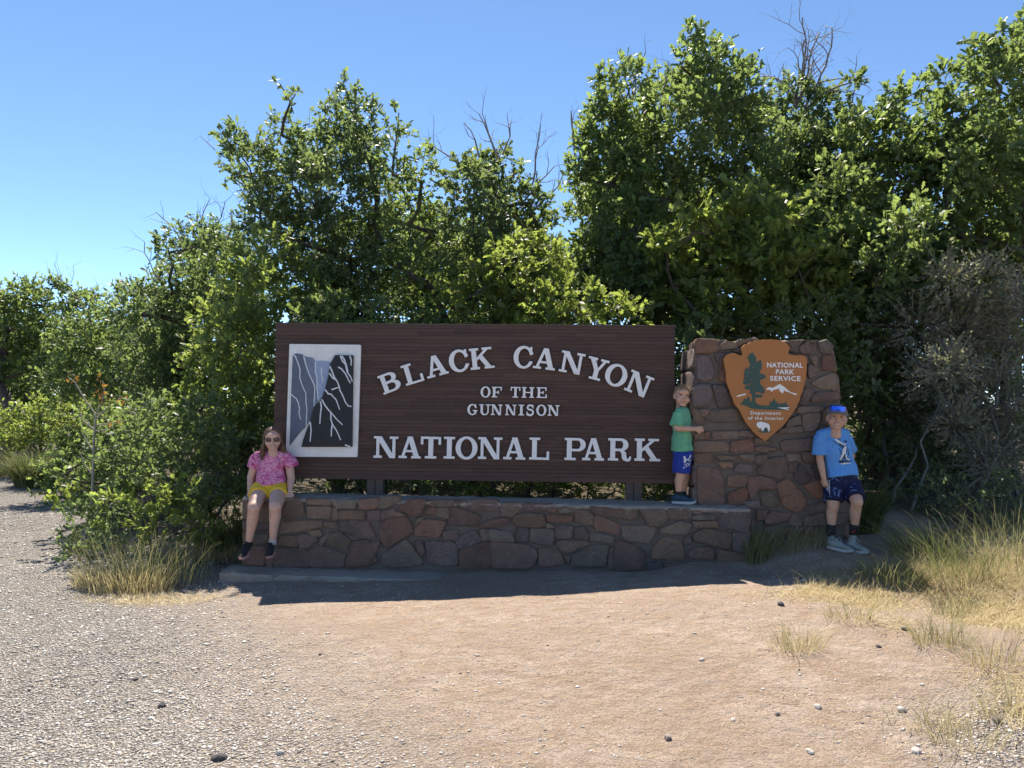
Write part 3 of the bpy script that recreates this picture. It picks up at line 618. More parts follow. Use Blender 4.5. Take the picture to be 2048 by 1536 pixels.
def s_shape():
    pts = []
    for a in np.linspace(20, 270, 13): pts.append((.43 + .27 * math.cos(R_(a)), .745 + .205 * math.sin(R_(a))))
    for a in np.linspace(85, -160, 13): pts.append((.43 + .31 * math.cos(R_(a)), .285 + .255 * math.sin(R_(a))))
    return stroke(pts, .17)
G['S'] = (.86, s_shape() + [RC(.68, .66, .78, 1.0), RC(.06, .0, .16, .36)], [])
G['C'] = (.98, [('cut', [EL(.5, .5, .5, .53, 36)], G['C'][2]), RC(.79, .63, .9, 1.0)], [])
G['G'] = (1.05, [('cut', [EL(.5, .5, .5, .53, 36)], G['G'][2]), RC(.79, .66, .9, 1.0), RC(.72, .08, .92, .46), RC(.56, .36, 1.05, .46)], [])
def glyph(ch):
    w_, pos, neg = G[ch]; V = []; Fs = []
    cut = [p for p in pos if isinstance(p, tuple)]
    if cut:      # cut first, then unite the triangles with the rest
        v, f = tri2d(cut[0][1], cut[0][2]); P = [[v[i] for i in t] for t in f] + [p for p in pos if not isinstance(p, tuple)]
        return w_, tri2d(P)
    return w_, tri2d(pos, neg)
GC = {}
def letter(ch, x0, y0, ang, wpx, hpx):
    """baseline-left corner in photo px, angle in degrees, width and height in px"""
    if ch not in GC: GC[ch] = glyph(ch)
    w_, (V2, F2) = GC[ch]; a = R_(ang); k = pxm(7.2)
    p0 = B2(x0, y0)
    def fn(x, y, d):
        X, Y = x / w_ * wpx * k, y * hpx * k
        return bpt(p0[0] + X * math.cos(a) - Y * math.sin(a), p0[1] + X * math.sin(a) + Y * math.cos(a), d)
    V, Fs = solid2d(V2, F2, fn, .034, .008)
    me = pymesh('letter', V, Fs); fix_normals(me); link('letter', me, sign, M['white_paint'])
for ch, x, y, a, w_, h in [('B',769.2,789.6,21.5,41,39),('L',813.8,772.0,17.5,38,41.5),('A',856.3,757.7,15.5,44,42),('C',901.5,746,8.5,40.5,43),('K',942.2,740.3,6.2,48,42.5),
                           ('C',1025.8,734.8,-3.5,39.5,43),('A',1065.5,736.1,-6.3,44,42),('N',1116.8,742.4,-9.8,47.5,42.5),('Y',1167.2,754.1,-14,42,43.5),('O',1204,764,-18,44,43),('N',1246.9,779.4,-21.5,48,43.5)]:
    letter(ch, x, y, a, w_, h)
for txt, ys, xs in (('OFTHE', 21.3, [(961.4, 981.3), (983.7, 1003.7), (1021.2, 1040.6), (1043.5, 1068), (1073, 1093.5)]),
                    ('GUNNISON', 21.3, [(935.2, 955.2), (958.8, 981), (982, 1004.8), (1010.2, 1032.9), (1037.1, 1048.1), (1051.9, 1068.3), (1072.3, 1092.6), (1095, 1118.4)])):
    for ch, (a, b) in zip(txt, xs):
        yb = (794.4 if txt == 'OFTHE' else 829.6) + (a - 960) * .011; letter(ch, a, yb, -.65, b - a, ys)
for ch, (a, b) in zip('NATIONALPARK', [(748.3, 797.3), (798.3, 842.5), (841.9, 882.3), (887.9, 909.8), (911.3, 955.1), (956.2, 1004.3), (1006.6, 1050.7), (1058.2, 1098), (1128.5, 1170.7), (1163.7, 1207), (1215.2, 1260.9), (1268, 1318.8)]):
    letter(ch, a, 914.8 + (a - 750) * .0117, -.67, b - a, 43.2 + (a - 750) * .002)
# ---- picture panel
def S2(u, v): return B2(540 + u / 4.8, 640 + v / 4.8)
def bf(x, z, d): return bpt(x, z, d)
panel = slab('picture_panel', [[S2(*p) for p in [(196, 236), (204, 232), (872, 240), (880, 248), (846, 1308), (838, 1314), (168, 1310), (160, 1302)]]], bf, .030, .006, M['panel_white'], sign)
L1 = [(230,335),(262,322),(320,330),(335,348),(350,400),(380,510),(430,600),(440,640),(434,840),(410,935),(355,1022),(300,1080),(200,1205),(215,700)]
L2 = [(336,345),(380,358),(420,365),(446,395),(447,520),(462,640),(474,770),(440,828),(436,838),(441,640),(431,600),(381,510),(351,400)]
L3 = [(448,395),(520,392),(588,405),(582,500),(545,650),(515,745),(476,772),(464,640),(449,520)]
for P, m, d in ((L1, 'slate1', .037), (L2, 'slate2', .0365), (L3, 'slate3', .036)): slab('cliff', [[S2(*p) for p in P]], bf, d, .030, M[m], panel)
slab('cliff', [[S2(*p) for p in [(640,340),(812,343),(800,1215),(320,1215),(335,1150),(370,1050),(400,980),(410,930),(440,830),(470,800),(510,755),(545,660),(575,540),(590,430),(612,390)]]], bf, .058, .030, M['cliff_black'], panel)
CL = [[(232,337),(255,350),(275,400),(290,440),(300,480),(298,560),(315,610),(330,650),(355,700),(358,800),(366,850),(358,1018)],[(215,715),(265,755),(285,800),(295,850),(290,890),(305,955)],[(335,350),(355,430),(385,515),(420,590),(440,640),(437,740),(434,835)],
 [(447,398),(446,500),(462,560),(462,640),(474,768)],[(505,460),(503,500),(512,560),(518,605)]]
CR = [[(590,447),(610,490),(632,550),(660,590),(680,640),(685,670),(715,730),(740,790),(765,825),(798,830)],[(585,512),(620,560),(650,580)],[(606,670),(650,655),(680,645)],[(690,347),(710,395),(740,430),(755,500),(790,550),(804,590)],[(705,347),(730,385),(750,440),(765,510)],
 [(670,455),(700,470),(740,520),(785,608)],[(780,347),(795,390),(793,440)],[(545,668),(575,708),(600,712),(650,765),(685,860)],[(514,762),(545,820),(580,865),(605,890),(650,945),(712,1005)],[(600,890),(600,950),(615,1000),(655,1060),(695,1150)],
 [(615,1000),(605,1060),(605,1115)],[(500,780),(510,830),(500,920),(495,995)],[(390,990),(405,985),(412,1060),(402,1165)],[(735,1195),(760,1205),(785,1210)]]
for C_, d in ((CL, .0385), (CR, .0595)):
    for P in C_:
        wd = (10 if d < .05 else 13) * pxm(7.2) / 4.8
        slab('crack', stroke([S2(*p) for p in P], wd * 1.1, wd * .75), bf, d, d - .0035, M['crack_white'], panel)

# ------------------------------------------------------------------ arrowhead emblem
AL = PL + pn * .075
def A2(px, py):
    p = on_plane(px, py, AL, pn) - PL; return (p.dot(pdir), p.z)
def apt(x, z, d): return AL + pdir * x + pn * d + Vector((0, 0, z))
def Q4(u, v): return A2(1320 + u / 5.121, 660 + v / 5.121)
def Q5(u, v): return A2(1360 + u / 8, 670 + v / 8)
def Q6(u, v): return A2(1500 + u / 8, 670 + v / 8)
AO = [(1080,1140),(1040,1112),(1010,1090),(985,1070),(960,1050),(940,1022),(925,1000),(905,982),(890,960),(872,935),(860,910),(842,880),(830,850),(812,818),(790,790),(770,768),(755,740),(748,715),(740,690),(722,655),(715,620),(700,588),(690,560),(680,530),(680,500),(676,468),(678,440),(670,415),(668,390),(660,365),(660,340),(655,320),(650,300),(662,285),(668,268),(680,258),(700,246),(720,240),(745,234),(770,238),(795,250),(815,258),(840,260),(845,245),(838,220),(832,200),(838,180),(850,165),(872,148),(900,140),(930,122),(960,115),(990,105),(1020,103),(1055,96),(1090,98),(1125,95),(1160,98),(1195,100),(1230,108),(1258,118),(1280,125),(1298,138),(1310,150),(1325,168),(1332,185),(1325,200),(1320,215),(1312,240),(1340,255),(1400,262),(1440,258),(1470,262),(1490,272),(1500,285),(1506,298),(1508,310),(1503,350),(1505,400),(1496,450),(1498,500),(1485,530),(1475,560),(1468,600),(1455,640),(1438,680),(1430,720),(1412,755),(1400,790),(1378,822),(1360,850),(1338,878),(1320,900),(1305,928),(1285,950),(1262,978),(1240,1000),(1215,1022),(1190,1040),(1160,1068),(1130,1090),(1105,1115)]
arrow = thing('arrowhead_emblem', apt(*Q4(1080, 600), -.03), 'orange brown arrowhead plaque with a green tree and white bison on the pillar', 'plaque')
slab('arrowhead', [[Q4(*p) for p in AO]], apt, 0, -.032, M['arrow_brown'], arrow)
slab('bracket', [[Q4(*p) for p in [(900, 300), (1260, 300), (1260, 380), (900, 380)]], [Q4(*p) for p in [(980, 800), (1180, 800), (1180, 860), (980, 860)]]], apt, -.0325, -.075, M['sign_wood'], arrow)
TR = [(1160,283),(1180,295),(1190,330),(1215,355),(1222,400),(1205,425),(1245,430),(1275,400),(1300,410),(1310,480),(1300,555),(1275,575),(1275,620),(1320,620),(1370,650),(1365,690),(1320,710),(1275,720),(1285,790),(1330,830),(1355,880),(1350,935),(1300,935),(1250,920),(1215,915),(1200,945),(1270,955),(1330,960),(1300,1000),(1240,1005),(1200,1000),(1205,1060),(1240,1110),(1330,1130),(1420,1130),(1440,1100),(1435,1060),(1460,1075),(1480,1060),(1505,1010),(1525,1060),(1540,1090),(1560,1060),(1575,1100),(1600,1110),(1630,1080),(1650,1110),(1690,1070),(1720,1130),(1745,1150),(1745,1200),(1600,1200),(1400,1195),(1280,1190),(1200,1185),(1130,1170),(1075,1155),(1130,1145),(1050,1135),(955,1105),(1000,1075),(1030,1015),(1060,1030),(1085,985),(1110,1000),(1130,1060),(1150,1080),(1155,960),(1100,915),(1140,885),(1035,860),(1035,830),(1075,800),(1010,790),(1010,745),(1025,700),(1020,640),(1030,580),(1060,520),(1115,550),(1100,500),(1130,480),(1095,425),(1105,400),(1062,355),(1100,345),(1110,305)]
cutl = []
for P, w0 in (([(1185,755),(1190,800),(1178,880)], 9), ([(1183,490),(1175,525),(1195,525)], 7), ([(1180,600),(1182,612)], 14), ([(1182,690),(1182,725)], 9), ([(1085,605),(1125,600)], 8), ([(1030,655),(1070,668)], 9), ([(1120,720),(1150,712)], 9), ([(1270,668),(1300,658)], 10), ([(1075,800),(1140,785)], 12), ([(1020,715),(1050,714)], 7)): cutl += stroke([Q5(*p) for p in P], w0 * pxm(6.85) / 8)
slab('pine_tree_emblem', [[Q5(*p) for p in TR]], apt, .003, -.001, M['arrow_green'], arrow, neg=cutl)
slab('mountain_emblem', [[Q6(*p) for p in [(255,875),(275,845),(305,835),(365,845),(410,820),(470,785),(490,790),(560,840),(600,880),(660,920),(735,935),(748,965),(700,950),(640,925),(600,905),(580,910),(545,880),(525,935),(480,905),(465,880),(470,855),(400,875),(385,870),(345,910),(330,885),(300,875)]],
   [Q5(*p) for p in [(900,990),(930,965),(1050,935),(1055,955),(990,970),(940,985)]]], apt, .003, -.001, M['white_paint'], arrow)
slab('river_emblem', [[Q6(*p) for p in [(435,1162),(625,1155),(625,1168),(560,1172),(620,1185),(618,1200),(520,1180)]]], apt, .0045, -.001, M['white_paint'], arrow)
BI = [(985,965),(1000,942),(1015,940),(1030,938),(1060,945),(1110,960),(1125,990),(1124,1015),(1120,1036),(1108,1040),(1104,1020),(1098,1003),(1085,996),(1072,1000),(1062,1018),(1055,1033),(1045,1035),(1040,1020),(1034,1008),(1020,1006),(1010,1005),(995,990)]
cx_, cy_ = 1055, 985
slab('bison_outline', [[Q4(cx_ + (x - cx_) * 1.07, cy_ + (y - cy_) * 1.09) for x, y in BI], [Q4(*p) for p in [(1000,1032),(1040,1036),(1060,1010),(1075,990),(1095,1000),(1105,1035),(1140,1045),(1060,1054),(1020,1048)]]], apt, .003, -.001, M['arrow_green'], arrow)
slab('bison_emblem', [[Q4(*p) for p in BI]], apt, .0048, .0005, M['white_paint'], arrow)
def text_mesh(body, size, offset, space=1.0):
    cu = bpy.data.curves.new('t', 'FONT'); cu.body = body; cu.size = size; cu.offset = offset; cu.align_x = 'CENTER'; cu.space_character = space; cu.resolution_u = 3
    ob = bpy.data.objects.new('t', cu); COL.objects.link(ob)
    dg = bpy.context.evaluated_depsgraph_get(); me = bpy.data.meshes.new_from_object(ob.evaluated_get(dg))
    V = [(v.co.x, v.co.y) for v in me.vertices]; Fs = [tuple(p.vertices) for p in me.polygons]
    bpy.data.objects.remove(ob); bpy.data.meshes.remove(me); return V, Fs
def word(body, cxpx, cypx, wpx, hpx, bold=.02, space=1.1, cap=True):
    V, Fs = text_mesh(body, 1.0, bold, space)
    xs = [v[0] for v in V]; ys = [v[1] for v in V]; x0, x1, y0, y1 = min(xs), max(xs), min(ys), max(ys)
    c = A2(cxpx, cypx); k = pxm(6.87); sx, sy = wpx * k / (x1 - x0), hpx * k / (y1 - y0)
    W = [apt(c[0] + (x - (x0 + x1) / 2) * sx, c[1] + (y - (y0 + y1) / 2) * sy, .004) for x, y in V]
    me = pymesh('lettering', W, Fs); link('lettering', me, arrow, M['white_paint'])
word('NATIONAL', 1569.5, 730.3, 71, 10.2, .028); word('PARK', 1569.8, 743.6, 36.5, 9.8, .028); word('SERVICE', 1570.3, 757, 60.5, 10, .028)
word('Department', 1531, 827, 60, 8.6, .016, 1.15); word('of the Interior', 1531.5, 836.2, 71, 6.8, .016, 1.15)
# ------------------------------------------------------------------ people: tools
class Tubes:
    def __init__(s): s.V = []; s.F = []
    def tube(s, pts, rad, ref=Vector((1, 0, 0)), n=14, cap=(.55, .55)):
        pts = [Vector(p) for p in pts]; rad = [(r, r) if isinstance(r, (int, float)) else r for r in rad]; m = len(pts)
        rings = []
        def tan(i):
            a = pts[max(0, i - 1)]; b = pts[min(m - 1, i + 1)]; return (b - a).normalized()
        t0, t1 = tan(0), tan(m - 1)
        seq = []
        for k, c in ((.93, .35), (.55, .82), (.25, .97)): seq.append((pts[0] - t0 * rad[0][1] * cap[0] * k / .93, (rad[0][0] * c, rad[0][1] * c), t0))
        for i in range(m): seq.append((pts[i], rad[i], tan(i)))
        for k, c in ((.25, .97), (.55, .82), (.93, .35)): seq.append((pts[-1] + t1 * rad[-1][1] * cap[1] * k / .93, (rad[-1][0] * c, rad[-1][1] * c), t1))
        for p, (a, b), t in seq:
            u = ref - t * ref.dot(t)
            u = u.normalized() if u.length > .05 else t.orthogonal().normalized()
            v = t.cross(u); rings.append(len(s.V))
            for j in range(n):
                th = 2 * math.pi * j / n; s.V.append(p + u * (a * math.cos(th)) + v * (b * math.sin(th)))
        for r0, r1 in zip(rings, rings[1:]):
            for j in range(n): s.F.append((r0 + j, r0 + (j + 1) % n, r1 + (j + 1) % n, r1 + j))
        s.F.append(tuple(rings[0] + j for j in reversed(range(n)))); s.F.append(tuple(rings[-1] + j for j in range(n)))
        return s
    def ell(s, c, r, mat=None, n=14, m=9):
        base = len(s.V); c = Vector(c)
        for i in range(1, m):
            ph = math.pi * i / m
            for j in range(n):
                th = 2 * math.pi * j / n; v = Vector((r[0] * math.sin(ph) * math.cos(th), r[1] * math.sin(ph) * math.sin(th), r[2] * math.cos(ph)))
                s.V.append(c + (mat @ v if mat else v))
        top = len(s.V); v = Vector((0, 0, r[2])); s.V.append(c + (mat @ v if mat else v)); s.V.append(c - (mat @ v if mat else v))
        for i in range(m - 2):
            for j in range(n): a = base + i * n; s.F.append((a + j, a + n + j, a + n + (j + 1) % n, a + (j + 1) % n))
        for j in range(n):
            s.F.append((top, base + j, base + (j + 1) % n)); l = base + (m - 2) * n; s.F.append((top + 1, l + (j + 1) % n, l + j))
        return s
    def mesh(s, name, smooth=True):
        me = pymesh(name, s.V, s.F, smooth); fix_normals(me); return me
    def fused(s, name, voxel=.005, it=4, fac=.5):
        me = s.mesh(name); ob = bpy.data.objects.new('tmp', me); COL.objects.link(ob)
        r = ob.modifiers.new('r', 'REMESH'); r.mode = 'VOXEL'; r.voxel_size = voxel; r.use_smooth_shade = True
        if it: k = ob.modifiers.new('s', 'SMOOTH'); k.iterations = it; k.factor = fac
        dg = bpy.context.evaluated_depsgraph_get(); out = bpy.data.meshes.new_from_object(ob.evaluated_get(dg)); out.name = name
        bpy.data.objects.remove(ob); bpy.data.meshes.remove(me)
        out.polygons.foreach_set('use_smooth', [True] * len(out.polygons)); return out
def folds(me, amp, fr, seed, aniso=(1, 1, 1)):
    n = len(me.vertices); co = np.empty(n * 3, np.float32); no = np.empty(n * 3, np.float32)
    me.vertices.foreach_get('co', co); me.vertices.foreach_get('normal', no); co = co.reshape(-1, 3); no = no.reshape(-1, 3)
    r = np.random.RandomState(seed); h = np.zeros(n)
    for k in range(7):
        d = r.randn(3) * np.array(aniso); d /= np.linalg.norm(d); ph = co @ d * fr * (.6 + r.rand()) + r.rand() * 6.28
        h += np.sin(ph + 1.3 * np.sin(co @ r.randn(3) * fr * .4))
    co += no * (h / 4 * amp)[:, None]; me.vertices.foreach_set('co', co.ravel()); me.update()
def hand(T, wrist, d, palm_n, k, curl=.5, side=1, spread=.12):
    """palm + four unequal fingers + thumb. d: towards the fingers, palm_n: out of the palm; side=+1 thumb on palm_n x d side"""
    d = d.normalized(); n = (palm_n - d * palm_n.dot(d)).normalized(); s = n.cross(d) * side
    T.tube([wrist - d * .02 * k, wrist + d * .012 * k, wrist + d * .045 * k, wrist + d * .068 * k], [(.022 * k, .018 * k), (.026 * k, .016 * k), (.033 * k, .0145 * k), (.031 * k, .012 * k)], ref=s, n=12)
    for i, (o, L) in enumerate(((.024, .052), (.008, .060), (-.008, .056), (-.023, .044))):
        p = wrist + d * (.062 - .004 * abs(i - 1)) * k + s * o * k; q = [p - d * .02 * k, p]; a = .15
        dd = (d + s * (spread * (1.2 - i * .8) * .5)).normalized()
        for f in (.45, .32, .25):
            a += curl * .75; v = dd * math.cos(a) + n * math.sin(a); q.append(q[-1] + v * L * f * k)
        T.tube(q, [.0085 * k, .0088 * k, .0082 * k, .0076 * k, .0062 * k], ref=s, n=8, cap=(.5, .8))
    p = wrist + d * .018 * k + s * .022 * k; v1 = (d * .62 + s * .6 + n * .35).normalized(); v2 = (d * .85 + s * .18 + n * .45).normalized()
    T.tube([p - v1 * .01 * k, p + v1 * .024 * k, p + v1 * .024 * k + v2 * .02 * k, p + v1 * .024 * k + v2 * .038 * k], [.0125 * k, .0105 * k, .0092 * k, .0072 * k], ref=n, n=8, cap=(.5, .8))
def head_frame(yaw, pitch=0, roll=0):
    """columns: x = head's left-in-picture to right, y = out of the face, z = up ; yaw turns the face towards +X"""
    f = Matrix.Rotation(roll, 3, 'Y') @ Matrix.Rotation(yaw, 3, 'Z') @ Matrix.Rotation(pitch, 3, 'X')
    base = Matrix(((1, 0, 0), (0, -1, 0), (0, 0, 1)))     # local y (face) -> world -Y ; mirrored, fine for shapes
    return f @ base
def head(T, c, k, Mx, smile=True):
    """k: scale, 1 = head 0.205 m high"""
    P = lambda x, y, z: Vector(c) + Mx @ Vector((x * k, y * k, z * k))
    E = lambda p, r: T.ell(P(*p), (r[0] * k, r[1] * k, r[2] * k), Mx)
    E((0, -.014, .022), (.073, .088, .080)); E((0, .012, -.018), (.066, .070, .066)); E((0, .018, -.046), (.059, .062, .050)); E((0, .048, -.080), (.033, .029, .021))
    for s in (-1, 1):
        E((s * .038, .046, -.034), (.029, .030, .028)); E((s * .073, -.004, -.012), (.009, .017, .027)); E((s * .076, -.010, -.002), (.007, .016, .016))
        E((s * .030, .063, .022), (.024, .014, .009)); E((s * .009, .087, -.026), (.008, .008, .007))
    E((0, .072, .034), (.048, .016, .026)); E((0, .078, .000), (.0085, .012, .022)); E((0, .090, -.022), (.0105, .013, .0105)); E((0, .075, -.052), (.024, .013, .016))
    T.tube([P(0, -.02, -.05), P(0, -.022, -.10), P(0, -.024, -.15)], [.046 * k, .043 * k, .050 * k], n=14)
def arc_ribbon(name, P, pts, wid, thick, parent, mat):
    T = Tubes(); T.tube([P(*p) for p in pts], [(w_, thick) for w_ in wid], ref=P(0, 0, 1) - P(0, 0, 0), n=8); return link(name, T.mesh(name), parent, mat)
def face(root, c, k, Mx, iris, brow, eyes=True, teeth=True, mouth_w=.024, squint=.7):
    P = lambda x, y, z: Vector(c) + Mx @ Vector((x * k, y * k, z * k))
    for s in (-1, 1):
        if eyes:
            T = Tubes(); T.ell(P(s * .030, .0668, .002), (.0135 * k, .008 * k, .0062 * k * squint), Mx, 12, 8); ey = link('eye', T.mesh('eye'), root, M['eye_white'])
            T = Tubes(); T.ell(P(s * .030, .0735, .002), (.0056 * k, .0028 * k, .0052 * k * squint), Mx, 10, 6); link('iris', T.mesh('iris'), ey, iris)
            arc_ribbon('eyelid', P, [(s * .016, .0725, .003), (s * .023, .0752, .0068), (s * .031, .0752, .0075), (s * .039, .071, .0055), (s * .044, .067, .002)], [.0022 * k] * 5, .0016 * k, root, M['lash'])
        arc_ribbon('eyebrow', P, [(s * .014, .0785, .019), (s * .024, .0785, .0225), (s * .034, .0755, .023), (s * .045, .069, .019)], [.004 * k, .0045 * k, .004 * k, .0025 * k], .002 * k, root, brow)
    w_ = mouth_w
    if teeth:
        arc_ribbon('teeth', P, [(-w_ * .85, .0775, -.0515), (-w_ * .4, .0845, -.055), (0, .0868, -.0562), (w_ * .4, .0845, -.055), (w_ * .85, .0775, -.0515)], [.003 * k, .0052 * k, .0056 * k, .0052 * k, .003 * k], .003 * k, root, M['teeth'])
        arc_ribbon('lip', P, [(-w_, .0755, -.0485), (-w_ * .5, .0855, -.0485), (0, .0888, -.0492), (w_ * .5, .0855, -.0485), (w_, .0755, -.0485)], [.002 * k, .0034 * k, .0034 * k, .0034 * k, .002 * k], .003 * k, root, M['lip'])
        arc_ribbon('lip', P, [(-w_, .0755, -.049), (-w_ * .5, .0835, -.0605), (0, .0862, -.0635), (w_ * .5, .0835, -.0605), (w_, .0755, -.049)], [.002 * k, .0036 * k, .0042 * k, .0036 * k, .002 * k], .003 * k, root, M['lip'])
    else:
        arc_ribbon('lip', P, [(-w_, .0765, -.0505), (-w_ * .5, .0855, -.0535), (0, .0882, -.0545), (w_ * .5, .0855, -.0535), (w_, .0765, -.0505)], [.0018 * k, .0036 * k, .004 * k, .0036 * k, .0018 * k], .003 * k, root, M['lip'])
def skin(name, c):
    t = NT(name); p = t.coord(); f = t.noise(p, 24, 4); t.base(t.ramp(f, [(.3, mul(c, .9)), (.7, mul(c, 1.08))]), .5, .4)
    t.b.inputs['Subsurface Weight'].default_value = .12; t.b.inputs['Subsurface Radius'].default_value = (.012, .005, .003); t.b.inputs['Subsurface Scale'].default_value = 1
    t.bump(t.noise(p, 160, 3), .08, .002); return t.m
def cloth(name, c, var=.12, weave=260, rough=.85):
    t = NT(name); p = t.coord(); f = t.noise(p, 14, 5); t.base(t.ramp(f, [(.3, mul(c, 1 - var)), (.7, mul(c, 1 + var))]), rough, .25)
    t.b.inputs['Sheen Weight'].default_value = .1
    t.bump(t.math('ADD', t.noise(p, weave, 3), t.math('MULTIPLY', t.noise(t.scale(p, (1, 1, 2.5)), 26, 4, .6, .8), 1.2)), .35, .006); return t.m
M['skin_a'] = skin('fair_skin', (.60, .365, .275)); M['skin_b'] = skin('tanned_skin', (.54, .32, .225)); M['skin_c'] = skin('warm_skin', (.50, .295, .205))
M['eye_white'] = simple('eye_white', (.55, .53, .50), .3, .03); M['iris_b'] = simple('iris_dark', (.035, .03, .03), .2, .1); M['lash'] = simple('eyelash', (.10, .05, .035), .8, .1)
M['teeth'] = simple('teeth', (.62, .60, .55), .35, .04); M['lip'] = simple('lips', (.34, .13, .11), .5, .1); M['black'] = simple('black_cloth', (.012, .012, .015), .8, .3, 60, .3)
def tiedye():
    t = NT('pink_tie_dye'); p = t.coord()
    v = t.noise(t.scale(p, (1, 1, 1.8)), 11, 5, .65, 2.2); u = t.noise(t.scale(p, (1, 1, 2.4)), 22, 4, .7, 1.6)
    c = t.ramp(v, [(.34, (.42, .03, .16)), (.46, (.58, .13, .30)), (.55, (.72, .36, .48)), (.66, (.48, .07, .22))])
    c = t.mix(t.ramp(u, [(.52, 0), (.60, .85)]), c, (.30, .02, .15)); c = t.mix(t.ramp(u, [(.36, .8), (.44, 0)]), c, (.74, .46, .55))
    t.base(c, .85, .2); t.bump(t.noise(p, 260, 3), .3, .004); return t.m
def camo():
    t = NT('navy_splash_print'); p = t.coord(); v = t.noise(p, 16, 3, .5, 1.2); u = t.noise(p, 29, 3, .5, 1.6)
    c = t.mix(t.ramp(v, [(.635, 0), (.65, 1)]), (.006, .010, .045), (.10, .15, .30)); c = t.mix(t.ramp(u, [(.69, 0), (.70, 1)]), c, (.20, .20, .32))
    t.base(c, .75, .3); t.bump(t.noise(p, 200, 3), .25, .004); return t.m
M['tiedye'] = tiedye(); M['splash'] = camo(); M['yellow'] = cloth('yellow_cotton', (.78, .50, .03)); M['green_tee'] = cloth('green_cotton', (.14, .40, .23)); M['blue_tee'] = cloth('sky_blue_cotton', (.10, .29, .64))
M['royal'] = cloth('royal_blue_mesh', (.012, .035, .26), .1, 120, .6); M['print_white'] = simple('white_print', (.62, .63, .65), .7, .1, 80, .1); M['print_navy'] = simple('navy_print', (.012, .025, .075), .7, .1, 80, .1); M['print_green'] = simple('faded_print', (.10, .22, .15), .8, .2, 80, .1)
def hair_mat(name, a, b):
    t = NT(name); p = t.coord(); f = t.noise(t.scale(p, (1, 1, .2)), 140, 4, .7); t.base(t.ramp(f, [(.3, a), (.7, b)]), .45, .5); t.bump(f, .5, .003); return t.m
M['hair_brown'] = hair_mat('light_brown_hair', (.075, .040, .024), (.18, .105, .062)); M['hair_blond'] = hair_mat('short_blond_hair', (.22, .14, .08), (.44, .31, .18)); M['hair_dark'] = hair_mat('dark_blond_hair', (.10, .065, .04), (.20, .13, .08))
M['lens_brown'] = simple('brown_lens', (.055, .022, .012), .12, .1, 5, 0, .001, .7)
M['frame_brown'] = simple('sunglass_frame', (.10, .045, .03), .3, .15, 20, .05)
def visor_mat():
    t = NT('blue_mirror_visor'); p = t.coord('Generated'); g = t.n('ShaderNodeSeparateXYZ'); t.l(p, g.inputs[0])
    t.base(t.ramp(g.outputs[0], [(0, (.01, .06, .55)), (.5, (.01, .14, .85)), (1, (.02, .05, .50))]), .12, .8); t.b.inputs['Metallic'].default_value = .35; return t.m
M['visor'] = visor_mat(); M['cap_grey'] = cloth('grey_brown_cap', (.17, .135, .115)); M['shoe_grey'] = cloth('grey_green_mesh', (.24, .27, .245), .45, 120); M['sole_pale'] = simple('pale_rubber', (.40, .42, .42), .7, .1); M['sole_pink'] = simple('pink_rubber', (.42, .24, .22), .6, .1)
M['shoe_black'] = cloth('black_mesh', (.016, .016, .02), .3, 120); M['shoe_teal'] = cloth('dark_teal_mesh', (.018, .055, .085), .3, 120); M['sock_white'] = cloth('pale_sock', (.45, .40, .38)); M['stripe_red'] = simple('red_stripe', (.35, .02, .02), .8)
M['lace_pale'] = simple('pale_lace', (.42, .44, .42), .8)

